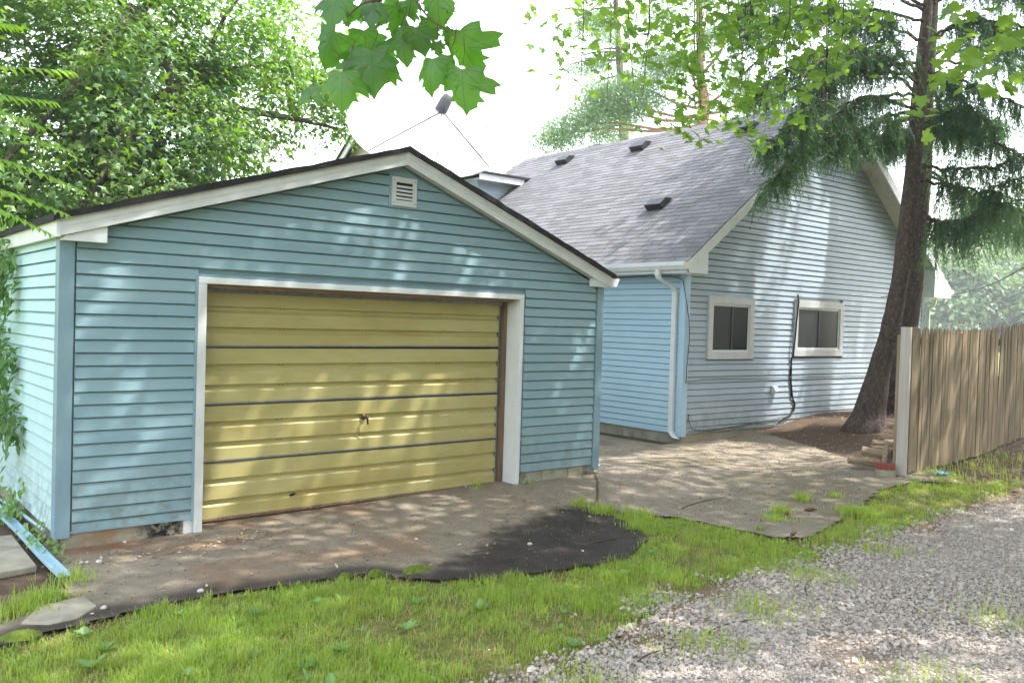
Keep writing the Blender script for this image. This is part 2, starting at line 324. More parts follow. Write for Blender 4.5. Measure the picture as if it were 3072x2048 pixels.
gnd = grid('ground', gx, gy, lambda x, y: H(x, y)-.03+.012*(fbm(x,y,3)-.5)*(np.abs(x) < 25), m_soil, None,
           {'lawn': lambda x, y: np.where(inpoly(x, y, GRASS), .9, np.where((x > 16)|(y > 9)|(x < -1.5), .95, 0.))})
props(gnd, 'brown soil ground with needles and thin grass', 'ground', kind='structure')
def stainf(x, y):
    n = (fbm(x, y, 2.2)-.5)*.5; ins = inpoly(x, y, BLACK); d = dist_poly(x, y, BLACK); sd = np.where(ins, d, -d)+n*.5+.04+(vnoise(x,y,9)-.5)*.16+(vnoise(x+3,y,19)-.5)*.1
    a = ss(-.14, .14, sd)*(.9+.2*(fbm(x,y,5)-.5))
    e = dist_poly(x, y, GT, False); b = ss(.30, .08, e+n*.4)*(x < 4.4)*.8
    r_ = ss(.5, .15, np.hypot((x-9.9)/1.1, (y+.5)/.5)+n)*.6
    return np.maximum(np.maximum(a, b), r_)
conc = grid('concrete_driveway', np.arange(-.72, 11.7, .045), np.arange(-3.1, 6.1, .045), lambda x, y: H(x, y)+.008*(fbm(x,y,1.5)-.5), m_conc,
            lambda x, y: inpoly(x, y, CONC) & (x+y*0 > -1),
            {'stain': stainf, 'green': lambda x, y: ss(.45,.65,fbm(x,y,.9))*ss(4.5,7.5,x)+.4*ss(.5,.7,fbm(x,y,1.7)),
             'rust': lambda x, y: .8*np.exp(-(((x-.35)/.45)**2+((y+.12)/.14)**2))+.35*ss(.56,.75,fbm(x+9,y,1.3))*(x < 5)+.5*np.exp(-(((x-.95)/.7)**2+((y+.45)/.16)**2))})
props(conc, 'stained concrete driveway slab with dark patch', 'driveway', kind='structure')
grv = grid('gravel_road', np.concatenate([np.arange(-6, 13, .1), np.arange(13.2, 30, .5)]), np.arange(-9, -2.8, .1), lambda x, y: H(x, y)-.004+.02*(fbm(x,y,.8)-.5), m_grav,
           lambda x, y: inpoly(x, y, GRAVEL), {'dirt': lambda x, y: np.clip(ss(.56,.68,fbm(x+3,y+5,1.1))*.6+ss(.35,.0,dist_poly(x,y,GB,False)+(fbm(x,y,2)-.5)*.3)*.9, 0, 1)})
props(grv, 'pale grey crushed stone road', 'road', kind='structure')
# narrow expansion joint between the two slabs
def ground_strip(pts, wd, z=.006):
    mb = MB()
    for (x0, y0), (x1, y1) in zip(pts, pts[1:]):
        d = Vector((x1-x0, y1-y0, 0)).normalized(); n = Vector((-d.y, d.x, 0))*wd/2
        a, b = Vector((x0, y0, Hf(x0,y0)+z)), Vector((x1, y1, Hf(x1,y1)+z)); mb.add([a-n, b-n, b+n, a+n], [(0,1,2,3)])
    return mb
js = []
for k in range(25):
    t = k/24; js.append((9.2*(1-t)+9.35*t+.03*math.sin(k*1.7), 1.45*(1-t)-1.75*t))
props(ground_strip(js, .022, .008).build('expansion_joint', mat('joint_dirt', C(74,60,44), C(96,78,52), .9, scale=20), conc), kind=None)

cr_ = [(5.82,-.02),(5.66,-.2),(5.48,-.40),(5.30,-.58),(5.10,-.78),(4.90,-.98),(4.7,-1.15)]
ground_strip([(x+random.uniform(-.008,.008), y) for x, y in cr_], .026, .009).build('expansion_joint', bpy.data.materials['joint_dirt'], conc)
# ------------------------------------------------------------------ siding
def siding(parent, O, u, n, rows, mat_, name='siding_course', org=None):
    """rows: (u0b,u1b,u0t,u1t,z0,z1[,extra proud]) - each course is a wedge with a drip lip"""
    O, u, n = Vector(O), Vector(u), Vector(n)
    for r_ in rows:
        a0, a1, b0, b1, z0, z1 = r_[:6]; e = r_[6] if len(r_) > 6 else 0
        P = lambda s, d, z: O+u*s+n*(d+e)+Vector((0, 0, z))
        sag = random.uniform(-.0025, .0025)
        GV_ = .017 if parent is ga else .016; f_ = 1-GV_/(z1-z0); c0, c1 = a0+(b0-a0)*f_, a1+(b1-a1)*f_; s2 = random.uniform(-.0025,.0025); zm = z1-GV_
        v = [P(a0,.022,z0+sag), P(a1,.022,z0+s2), P(c1,.009,zm), P(c0,.009,zm), P(b1,-.014,z1+.002), P(b0,-.014,z1+.002), P(a0,-.014,z0+.006), P(a1,-.014,z0+.006), P(b0,-.016,z1), P(b1,-.016,z1)]
        MB().add(v, [(0,1,2,3),(3,2,4,5),(0,6,7,1),(0,3,5,8,6),(1,7,9,4,2),(5,4,9,8),(6,8,9,7)]).build(name, mat_, parent)
def cut(rows_lr, holes, seams=None):
    """rows (zb,zt,L(z)->u,R(z)->u) minus rectangular holes -> course list"""
    out = []
    for zb, zt, L, Rr in rows_lr:
        segs = [(L(zb), Rr(zb), L(zt), Rr(zt))]
        for (h0, h1, hz0, hz1) in holes:
            if min(zt, hz1)-max(zb, hz0) > .3*(zt-zb):
                ns = []
                for a0, a1, b0, b1 in segs:
                    if a1 <= h0 or a0 >= h1: ns.append((a0, a1, b0, b1)); continue
                    if a0 < h0: ns.append((a0, h0, b0, h0))
                    if a1 > h1: ns.append((h1, a1, h1, b1))
                segs = ns
        for a0, a1, b0, b1 in segs:
            b0 = max(b0, a0) if b0 > a0 else b0
            if b1-b0 < 0: m = (b0+b1)/2; b0, b1 = m-.001, m+.001
            if a1-a0 < .02: continue
            sm = None
            if seams and a1-a0 > 2.2: sm = a0+(a1-a0)*random.uniform(.3, .7)
            if sm and b0 < sm-.1 and b1 > sm+.1:
                out += [(a0, sm+.02, b0, sm+.02, zb, zt, .0015), (sm, a1, sm, b1, zb, zt)]
            else: out.append((a0, a1, b0, b1, zb, zt))
    return out
RW = .1016

# ------------------------------------------------------------------ garage
ga = thing('garage', (2.9, 3, 0), 'detached pale blue vinyl garage with wide yellow overhead door', 'garage')
GX0, GX1, GD = .02, 5.84, 6.2
AP = (3.01, 3.47); EL = (-.05, 2.52); ER = (5.86, 2.42)          # rake fascia top line
def rakeG(x):
    return EL[1]+(x-EL[0])*(AP[1]-EL[1])/(AP[0]-EL[0]) if x < AP[0] else ER[1]+(ER[0]-x)*(AP[1]-ER[1])/(ER[0]-AP[0])
FH = .125
DX0, DX1, DZ = 1.09, 4.63, 2.15
# structural wall behind the siding, with the door opening
mb = MB()
def wallpoly(pts, y, d): mb.prism([(x, y+.02, z) for x, z in pts], (0, d, 0))
wallpoly([(GX0,.10),(DX0+.03,.10),(DX0+.03,2.4),(GX0,2.4)], .002, .1)
wallpoly([(DX1-.03,.10),(GX1,.10),(GX1,2.3),(DX1-.03,2.3)], .002, .1)
wallpoly([(DX0+.03,DZ-.02),(DX1-.03,DZ-.02),(DX1-.03,2.3),(GX1,2.3),(AP[0],AP[1]-.02),(GX0,2.4),(DX0+.03,2.4)], .002, .1)
mb.box((GX0+.02,.125,.1),(GX0+.1,GD,2.42)); mb.box((GX1-.1,.125,.1),(GX1,GD,2.34)); mb.box((GX0,GD-.1,.1),(GX1,GD,2.34))
mb.build('wall', m_gs, ga)
rows = []
z = .13; zz = [.13]+[.203+RW*k for k in range(40)]
lim_top = lambda z: z
def gl(z):
    lo, hi = GX0+.10, AP[0]
    if rakeG(lo)-FH-.02 >= z: return lo
    return EL[0]+(z+FH+.015-EL[1])*(AP[0]-EL[0])/(AP[1]-EL[1])
def gr_(z):
    hi = GX1-.09
    if rakeG(hi)-FH-.02 >= z: return hi
    return ER[0]-(z+FH+.015-ER[1])*(ER[0]-AP[0])/(AP[1]-ER[1])
for zb, zt in zip(zz, zz[1:]):
    if gl(zb) >= gr_(zb)-.05: break
    rows.append((zb, zt, gl, gr_))
VENT = (2.885, 3.205, 2.935, 3.255)
front = cut(rows, [(DX0-.03, DX1+.03, -1, DZ+.03), VENT], True)
front = [r_ for r_ in front if not (r_[0] > 4 and r_[4] < .19)]
siding(ga, (0,0,0), (1,0,0), (0,-1,0), front, m_gs)
left = [(.02, GD, .02, GD, zb, zt) for zb, zt in zip(zz, zz[1:]) if zt < 2.45]
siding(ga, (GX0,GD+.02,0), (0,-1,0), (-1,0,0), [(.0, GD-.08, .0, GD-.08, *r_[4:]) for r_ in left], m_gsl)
# corner posts
def lpost(nm, x0, x1, y0, y1, z0, z1, m): return box(nm, (x0,y0,z0), (x1,y1,z1), m, ga, .004)
lpost('corner_post', GX0-.026, GX0+.085, -.028, .085, .085, 2.40, m_post)
lpost('corner_post', GX1-.075, GX1+.026, -.028, .085, .165, 2.31, m_post)
# starter strip glossy edge
box('starter_strip', (GX0+.085,-.022,.118), (DX0-.02,-.001,.134), m_post, ga)
# foundations
box('foundation', (GX0+.05,.0,-.15), (1.04,.12,.125), moldmat(), ga, .008)
box('foundation', (GX0+.03,.12,-.15), (GX0+.15,GD,.125), m_conc_f, ga, .008)
bx = 4.66
for wv in (.34, .40, .36):
    box('foundation_block', (bx,.0,-.12), (bx+wv-.012,.13,.195), m_block, ga, .01); bx += wv
# door surround
box('door_trim', (DX0-.03,-.028,.0), (DX0+.042,.03,DZ-.045), m_white2, ga, .004)
box('door_trim', (DX1-.045,-.028,.03), (DX1+.0,.02,DZ-.045), m_white, ga, .004)
box('door_trim', (DX0-.03,-.030,DZ-.045), (DX1,.04,DZ+.01), m_white, ga, .004)
box('door_channel', (DX0-.045,-.024,DZ+.012), (DX1+.015,.0,DZ+.035), m_post, ga)
box('door_channel', (DX0-.052,-.024,.10), (DX0-.031,.0,DZ+.012), m_post, ga)
box('door_channel', (DX1+.001,-.020,.19), (DX1+.014,.0,DZ+.012), m_post, ga)
box('trim_base', (DX0-.11,-.012,.0), (DX0-.031,.06,.115), m_white2, ga, .004)
box('jamb', (DX1-.047,.021,.03), (DX1-.03,.215,DZ-.05), m_white, ga, .003)
box('jamb', (DX1-.095,.20,.03), (DX1-.048,.29,DZ-.06), m_wood, ga, .004)
box('header', (DX0+.045,.041,DZ-.075), (DX1-.1,.22,DZ-.046), m_woodp, ga, .003)
box('header', (DX0+.0,.222,DZ-.11), (DX1-.1,.30,DZ-.046), m_alu, ga, .003)
# overhead door: four ribbed fibreglass sections
dr = MB().box((DX0+.03,.335,.05),(4.5,.35,DZ-.05)).build('garage_door', m_dark, ga)
dx0, dx1, dy = DX0+.04, 4.505, .25
zs = [.022, .535, 1.045, 1.555, 2.07]
def dz(x, z): return z+.02*(x-dx0)/(dx1-dx0)*(1-z/2.1)
for i in range(4):
    z0, z1 = zs[i]+.008, zs[i+1]-.008; h = z1-z0
    prof = [(0,.0)]
    for c in (.30, .67):
        prof += [(c-.075,.0),(c-.02,.034),(c+.035,.038),(c+.05,.002)]
    prof += [(1,.0)]
    nx = 25; V = []; F = []
    for a in range(nx):
        x = dx0+(dx1-dx0)*a/(nx-1)
        for (q, d) in prof:
            endf = 1 if 0 < a < nx-1 else 0
            V.append((x, dy+d+.004*math.sin(a*.9+i*2)*.5, dz(x, z0+h*q)))
        V.append((x, dy+.07, dz(x, z1))); V.append((x, dy+.07, dz(x, z0)))
    k = len(prof)+2
    for a in range(nx-1):
        for q in range(k): F.append((a*k+q, (a+1)*k+q, (a+1)*k+(q+1) % k, a*k+(q+1) % k))
    F += [tuple(range(k))[::-1], tuple((nx-1)*k+q for q in range(k))]
    s = MB(); s.v = V; s.f = [tuple(f[::-1]) for f in F]
    s.build('door_section', m_door, dr)
    if i:
        mbr = MB()
        mbr.add([(dx0,dy-.004,zs[i]+.018),(dx1,dy-.004,zs[i]+.036),(dx1,dy+.02,zs[i]+.036),(dx0,dy+.02,zs[i]+.018),(dx0,dy-.004,zs[i]+.003),(dx1,dy-.004,zs[i]+.021),(dx1,dy+.02,zs[i]+.021),(dx0,dy+.02,zs[i]+.003)],
                [(0,1,2,3),(7,6,5,4),(4,5,1,0),(5,6,2,1),(6,7,3,2),(7,4,0,3)])
        mbr.build('section_rail', m_alu, dr)
        mbr = MB(); mbr.v = [(x, y-(.0008 if y < dy+.01 else 0), z-.013 if j < 4 else z-.007) for j, (x, y, z) in enumerate([(dx0,dy-.004,zs[i]+.018),(dx1,dy-.004,zs[i]+.036),(dx1,dy+.02,zs[i]+.036),(dx0,dy+.02,zs[i]+.018),(dx0,dy-.004,zs[i]+.003),(dx1,dy-.004,zs[i]+.021),(dx1,dy+.02,zs[i]+.021),(dx0,dy+.02,zs[i]+.003)])]
        mbr.f = [(0,1,2,3),(7,6,5,4),(4,5,1,0),(5,6,2,1),(6,7,3,2),(7,4,0,3)]; mbr.build('section_gap', mat('seam_grey', C(58,60,66), rough=.6), dr)  # dark grey strip along the seam between door sections
MB().tube([(dx0,dy+.0,.022),(dx1,dy+.0,.052)], .018, 8).build('bottom_seal', m_wood, dr)
box('door_edge', (dx1+.001,dy-.004,.06), (dx1+.018,dy+.05,2.08), m_alu, dr)
hb = MB().tube([(2.82,dy+.004,.875),(2.82,dy-.016,.875)], .03, 12); hb.tube([(2.82,dy-.016,.875),(2.82,dy-.045,.872)], .009, 8)
hb.tube([(2.825,dy-.048,.90),(2.835,dy-.05,.86),(2.845,dy-.048,.80)], [.012,.012,.008], 8); hb.build('door_handle', m_iron, dr, True)
for hx, hz, hw in ((2.08,.175,.034),(3.62,.145,.013),(3.50,1.02,.006)):
    hm = MB(); hm.prism([(hx+hw*math.cos(a)*random.uniform(.8,1.1), dy-.0035, hz+.35*hw*math.sin(a)*random.uniform(.8,1.2)+.25*hw*math.cos(a)) for a in [k*2*math.pi/9 for k in range(9)]], (0,.003,0)); hm.build('puncture', m_dark, dr)
for zc in [zs[i]+(zs[i+1]-zs[i])*c for i in range(4) for c in (.30,.67)]:
    for xc in (1.95, 2.82, 3.72):
        for dxx in (-.02, .02):
            MB().tube([(xc+dxx,dy+.040,zc+.008),(xc+dxx,dy+.031,zc+.008)], .004, 6).build('bolt', m_dark, dr)
# gable vent
gv = MB().box((VENT[0],-.03,VENT[2]),(VENT[1],.0,VENT[3])).build('gable_vent', m_post, ga, bevel=.006)
fr = MB(); a, b, c_, d_ = VENT[0]+.02, VENT[1]-.02, VENT[2]+.022, VENT[3]-.02
fr.box((a,-.044,c_),(a+.045,-.0305,d_)); fr.box((b-.045,-.044,c_),(b,-.0305,d_)); fr.box((a+.045,-.044,d_-.05),(b-.045,-.0305,d_)); fr.box((a+.045,-.044,c_),(b-.045,-.0305,c_+.055)); fr.build('vent_frame', m_frame, gv)
box('vent_opening', (a+.046,-.0345,c_+.056), (b-.046,-.0308,d_-.051), m_dark, gv)
for k in range(4):
    z0 = c_+.058+k*.0375
    MB().prism([(a+.046,-.036,z0+.03),(a+.046,-.050,z0+.012),(a+.046,-.050,z0+.004),(a+.046,-.036,z0+.022)], (b-a-.092,0,0)).build('louvre', m_frame, gv)
for (sx, sz) in ((a+.02,c_+.03),(b-.02,c_+.03),(a+.02,d_-.03),(b-.02,d_-.03)): MB().tube([(sx,-.042,sz),(sx,-.047,sz)], .005, 6).build('screw', m_dark, gv)
# rake fascia, soffit, roof
YF = -.15
def rake(p0, p1, name='rake_fascia'):
    (x0, z0), (x1, z1) = p0, p1
    q = lambda o: [(x0,YF,z0-o[1]),(x1,YF,z1-o[1]),(x1,YF,z1-o[0]),(x0,YF,z0-o[0])]
    MB().prism(q((0,.062)), (0,.03,0)).build(name, m_white2, ga); m_ = MB().prism([Vector(v)+Vector((0,.004,0)) for v in q((.062,FH))], (0,.026,0)); m_.build(name, m_white2, ga)
    t0 = .03
    MB().prism([(x0,YF+.031,z0-FH+.012),(x1,YF+.031,z1-FH+.012),(x1,YF+.031,z1-FH+.03),(x0,YF+.031,z0-FH+.03)], (0,-YF-.05,0)).build('rake_soffit', m_soff, ga)
rake(EL, AP); rake(AP, ER)
box('ridge_cap_trim', (AP[0]-.018,YF-.006,AP[1]-FH-.004), (AP[0]+.012,YF+.0,AP[1]-.002), m_white2, ga)
# cornice returns
MB().prism([(.0,-.125,2.375),(.31,-.125,2.375),(.31,-.125,2.515),(.0,-.125,2.40)], (0,.10,0)).build('cornice_return', m_white, ga)
MB().prism([(5.62,-.125,2.30),(5.84,-.125,2.30),(5.84,-.125,2.34),(5.62,-.125,2.40)], (0,.10,0)).build('cornice_return', m_white, ga)
# left eave fascia + soffit, right eave gutter
box('eave_fascia', (EL[0]-.002,YF-.002,EL[1]-FH), (EL[0]+.024,GD,EL[1]-.002), m_white, ga)
box('eave_soffit', (EL[0]+.025,YF+.05,EL[1]-FH+.005), (GX0+.01,GD,EL[1]-FH+.02), m_soff, ga)
box('eave_fascia', (ER[0]-.024,YF+.031,ER[1]-FH), (ER[0],GD,ER[1]-.002), m_white, ga)
MB().prism([(ER[0]+.002,YF-.02,ER[1]-.11),(ER[0]+.07,YF-.02,ER[1]-.11),(ER[0]+.115,YF-.02,ER[1]-.03),(ER[0]+.115,YF-.02,ER[1]-.012),(ER[0]+.002,YF-.02,ER[1]-.012)], (0,GD,0)).build('gutter', m_white, ga)
MB().tube([(GX1+.05,.12,.42),(GX1+.05,.10,.2),(GX1+.08,.02,.145)], .035, 8).build('downspout', m_white, ga)
MB().tube([(GX1+.05,.12,.42),(GX1+.05,.12,2.3)], .03, 8).build('downspout', m_white, ga)
# roof slab with uneven shingle edge
def roof_edge(p0, p1, n, th, y0, y1, name, m):
    V = []; F = []
    for k in range(n+1):
        t = k/n; x = p0[0]*(1-t)+p1[0]*t; zb = p0[1]*(1-t)+p1[1]*t; j = random.uniform(-.006,.006); jy = random.uniform(-.008,.004)
        V += [(x,y0+jy,zb+.001),(x,y0+jy,zb+th+j),(x,y1,zb+th+j),(x,y1,zb+.001)]
    for k in range(n):
        for q in range(4): F.append((k*4+q, k*4+(q+1) % 4, k*4+4+(q+1) % 4, k*4+4+q))
    F += [(3,2,1,0), (n*4,n*4+1,n*4+2,n*4+3)]
    s = MB(); s.v = V; s.f = F; return s.build(name, m, ga)
roof_edge((EL[0]-.03,EL[1]-.01), AP, 24, .052, YF-.03, GD+.1, 'roof_slope', m_black); roof_edge(AP, (ER[0]+.05,ER[1]-.018), 24, .052, YF-.03, GD+.1, 'roof_slope', m_black)

# ------------------------------------------------------------------ house
ho = thing('house', (13.45, 6, 0), 'larger blue vinyl house with grey shingle roof and steep front gable', 'house')
HX0, HX1, HY0, HY1 = 9.44, 17.46, 1.69, 10.5
RX, RZ, SL, SR = 13.45, 6.2, .743, .745
EX0, EX1 = 9.02, 17.9
roofz = lambda x: RZ-SL*(RX-x) if x < RX else RZ-SR*(x-RX)
mb = MB()
mb.prism([(HX0+.02,HY0+.02,.1),(HX1,HY0+.02,.1),(HX1,HY0+.02,roofz(HX1)-.12),(RX,HY0+.02,RZ-.14),(HX0+.02,HY0+.02,roofz(HX0)-.12)], (0,HY1-HY0,0)); mb.build('wall', m_hs, ho)
UND = .155
hl = lambda z: max(HX0+.10, RX-(RZ-UND-z)/SL); hr = lambda z: min(HX1-.10, RX+(RZ-UND-z)/SR)
hz = [.148+RW*k-.02*(k > 0)*0 for k in range(70)]
rows = [(zb, zt, hl, hr) for zb, zt in zip(hz, hz[1:]) if hr(zb)-hl(zb) > .15]
W1 = (10.01, 11.26, 1.345, 2.385); W2 = (12.5, 14.15, 1.39, 2.42)
fr_ = cut(rows, [W1, W2], True)
siding(ho, (0,HY0,0), (1,0,0), (0,-1,0), [(a0,a1,b0,b1,z0,z1,*e) for a0,a1,b0,b1,z0,z1,*e in fr_], m_hs)
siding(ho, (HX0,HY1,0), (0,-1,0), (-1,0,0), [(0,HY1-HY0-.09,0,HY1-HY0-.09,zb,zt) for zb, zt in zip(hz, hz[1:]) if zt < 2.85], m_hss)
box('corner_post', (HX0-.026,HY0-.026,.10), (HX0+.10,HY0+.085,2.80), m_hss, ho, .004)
box('corner_post', (HX1-.09,HY0-.026,.10), (HX1+.02,HY0+.085,2.80), m_hs, ho, .004)
box('foundation', (HX0+.015,HY0+.012,-.2), (HX1-.02,HY0+.2,.143), m_conc_f, ho, .006)
box('foundation', (HX0+.012,HY0+.2,-.2), (HX0+.2,HY1,.143), m_conc_f, ho, .006)
# windows
def window(W, g, nm, split, top):
    x0, x1, z0, z1 = W; gx0, gx1, gz0, gz1 = g; y = HY0
    wn = MB().box((gx0-.02,y+.004,gz0-.02),(gx1+.02,y+.03,gz1+.02)).build('window', m_dark, ho)
    props(wn, nm)
    fr = MB(); fr.box((x0,y-.05,z0),(gx0-.035,y+.0,z1)); fr.box((gx1+.035,y-.05,z0),(x1,y+.0,z1)); fr.box((gx0-.035,y-.05,gz1+.035),(gx1+.035,y+.0,z1)); fr.box((gx0-.035,y-.05,z0),(gx1+.035,y+.0,gz0-.035))
    fr.build('casing', m_frame, wn, bevel=.006)
    s = MB(); s.box((gx0-.035,y-.03,gz0-.035),(gx0,y+.0,gz1+.035)); s.box((gx1,y-.03,gz0-.035),(gx1+.035,y+.0,gz1+.035)); s.box((gx0,y-.03,gz1),(gx1,y+.0,gz1+.035)); s.box((gx0,y-.03,gz0-.035),(gx1,y+.0,gz0))
    s.build('sash', m_white, wn, bevel=.003)
    mx = gx0+(gx1-gx0)*split
    box('pane', (gx0,y-.008,gz0), (mx-.012,y-.004,gz1), m_screen, wn); box('pane', (mx+.012,y-.016,gz0), (gx1,y-.012,gz1), m_glass, wn)
    box('mullion', (mx-.012,y-.022,gz0), (mx+.012,y-.002,gz1), mat('dark_mullion', C(70,72,74), rough=.4), wn)
    box('casing_edge', (x0-.012,y-.04,z0-.012), (x1+.012,y-.02,z0-.001), m_dark, wn)
window(W1, (10.145,11.1,1.50,2.23), 'left squarer slider window in white casing', .55, 0)
window(W2, (12.63,13.99,1.55,2.25), 'wider slider window with tall white head casing', .52, 1)
# roof: deck, shingles, vents
YR0, YR1 = 1.32, 10.6
dk = MB()
dk.prism([(EX0,YR0,roofz(EX0)-.03),(RX,YR0,RZ-.03),(EX1,YR0,roofz(EX1)-.03),(EX1,YR0,roofz(EX1)-.09),(RX,YR0,RZ-.09),(EX0,YR0,roofz(EX0)-.09)], (0,YR1-YR0,0))
rf = dk.build('roof', m_black, ho)
nl = math.sqrt(1+SL*SL); sdir = Vector((1,0,SL))/nl; nrm = Vector((-SL,0,1))/nl
EXPO, TAB = .140, .305
sm = MB()  # one tab, local: x up-slope, y along the eave, z normal
sm.v = [(0,0,.007),(0,TAB-.006,.007),(EXPO+.05,TAB-.006,.0),(EXPO+.05,0,.0),(0,0,-.002),(0,TAB-.006,-.002),(EXPO+.05,TAB-.006,-.004),(EXPO+.05,0,-.004)]
sm.f = [(0,3,2,1),(0,1,5,4),(1,2,6,5),(2,3,7,6),(3,0,4,7)]
tabme = bpy.data.meshes.new('shingle'); tabme.from_pydata(sm.v, [], sm.f); tabme.materials.append(m_shing); tabme.update()
rotm = Matrix((sdir, Vector((0,1,0)), nrm)).transposed()
if rotm.determinant() < 0: rotm = Matrix((sdir, Vector((0,-1,0)), nrm)).transposed()
eul = rotm.to_euler()
base = Vector((EX0-.03, YR0-.02, roofz(EX0-.03)-.018))
ycol = rotm@Vector((0,1,0))
nc = int(((RX-EX0)*nl+.03)/EXPO); tabs = []
for i in range(nc+1):
    off = (i % 2)*TAB/2+random.uniform(-.004,.004)+(i*.031 % .1)
    k = 0; yv = -off
    while yv < YR1-YR0:
        tabs.append((i, yv)); yv += TAB
tab_pts = []
for i, yv in tabs:
    y0 = max(yv, 0); p = base+sdir*(i*EXPO)+Vector((0,y0,0))+nrm*random.uniform(0,.0018)
    tab_pts.append((p, yv))
order = sorted(range(len(tab_pts)), key=lambda k: (tab_pts[k][0]-CAM).length)
near = set([k for k in order if tab_pts[k][1] >= 0][:300])
V = []; F = []; base_v = np.array(sm.v)
Rm = np.array(rotm)
for k, (p, yv) in enumerate(tab_pts):
    if ycol.y < 0: p = p+Vector((0,TAB,0))
    if k in near: link('shingle', tabme, rf, p-WL[rf], eul)
    else:
        lv = base_v.copy()
        if yv < 0: lv[:,1] = np.where(lv[:,1] > .1, TAB+yv-.006, lv[:,1]) if ycol.y > 0 else lv[:,1]
        o = len(V); V += list((lv@Rm.T)+np.array(p)-np.array(WL[rf])); F += [tuple(q+o for q in f) for f in sm.f]
me = bpy.data.meshes.new('shingle_field'); me.from_pydata([tuple(v) for v in V], [], F); me.materials.append(m_shing); me.update()
props(link('shingle_field', me, rf), kind='stuff')
# far slope shingles as plain sheet
MB().prism([(RX,YR0-.02,RZ-.028),(EX1+.03,YR0-.02,roofz(EX1+.03)-.028),(EX1+.03,YR0-.02,roofz(EX1+.03)-.01),(RX,YR0-.02,RZ-.01)], (0,YR1-YR0,0)).build('far_slope', m_shing, rf)
for k in range(31):
    y0 = YR0-.02+k*.3
    MB().prism([(RX-.13,y0,RZ-.10),(RX,y0,RZ+.012),(RX+.13,y0,RZ-.10),(RX+.13,y0,RZ-.11),(RX,y0,RZ-.001),(RX-.13,y0,RZ-.11)], (0,.296,0)).build('ridge_shingle', m_shing, rf)
def roof_vent(x, y):
    v = lambda a, b, c: Vector((x,y,roofz(x)-.01))+sdir*a+Vector((0,b,0))+nrm*c
    s = MB(); w_ = .19
    s.add([v(-.18,-w_,0),v(-.18,w_,0),v(.22,w_,0),v(.22,-w_,0),v(-.20,-w_,.13),v(-.20,w_,.13),v(.02,w_,.14),v(.02,-w_,.14),v(.2,-w_*.9,.02),v(.2,w_*.9,.02)],
          [(0,1,5,4),(4,5,6,7),(7,6,9,8),(0,4,7,8),(1,9,6,5),(0,8,9,1)])
    o = s.build('roof_vent', m_ventb, rf, bevel=.012)
    f_ = MB().add([v(-.26,-.27,.012),v(-.26,.27,.012),v(.3,.27,.012),v(.3,-.27,.012),v(-.26,-.27,.008),v(-.26,.27,.008),v(.3,.27,.008),v(.3,-.27,.008)], [(0,3,2,1),(4,5,6,7),(0,1,5,4),(1,2,6,5),(2,3,7,6),(3,0,4,7)])
    return o
for x, y in ((12.98,8.45),(12.98,5.98),(12.95,3.15),(10.6,3.3)): roof_vent(x, y)
# rake fascia, soffit panels, boxed returns
def hrake(x0, z0, x1, z1, name='rake_fascia', m=m_white):
    MB().prism([(x0,YR0+.001,z0-.19),(x1,YR0+.001,z1-.19),(x1,YR0+.001,z1),(x0,YR0+.001,z0)], (0,-.028,0)).build(name, m, ho)
hrake(EX0, roofz(EX0)-.035, RX, RZ-.035); hrake(RX, RZ-.035, EX1, roofz(EX1)-.035)
def soff(xa, xb):
    n = int(abs(xb-xa)/.10)
    for k in range(n):
        a = xa+(xb-xa)*k/n; b = xa+(xb-xa)*(k+.94)/n; za, zb = roofz(a)-.16, roofz(b)-.16
        MB().prism([(a,YR0+.002,za),(b,YR0+.002,zb),(b,YR0+.002,zb+.012),(a,YR0+.002,za+.012)], (0,HY0-YR0-.004,0)).build('soffit_panel', m_soff, ho)
soff(EX0+.5, RX); soff(RX, EX1-.5)
MB().prism([(RX,YR0+.003,RZ-.14),(EX1-.4,YR0+.003,roofz(EX1-.4)-.14),(EX1-.4,YR0+.003,roofz(EX1-.4)-.12),(RX,YR0+.003,RZ-.12)], (0,HY0-YR0,0)).build('soffit_backing', m_soff, ho)
zl = roofz(EX0)-.04
MB().prism([(EX0+.0,YR0-.026,zl-.17),(9.49,YR0-.026,zl-.17),(9.49,YR0-.026,roofz(9.49)-.225),(EX0,YR0-.026,zl-.12)], (0,HY0-YR0+.02,0)).build('eave_return', m_white, ho)
zr_ = roofz(EX1)-.04
MB().prism([(EX1,YR0-.026,zr_-.19),(17.12,YR0-.026,zr_-.19),(17.12,YR0-.026,roofz(17.12)-.225),(EX1,YR0-.026,zr_-.12)], (0,HY0-YR0+.02,0)).build('eave_return', m_white, ho)
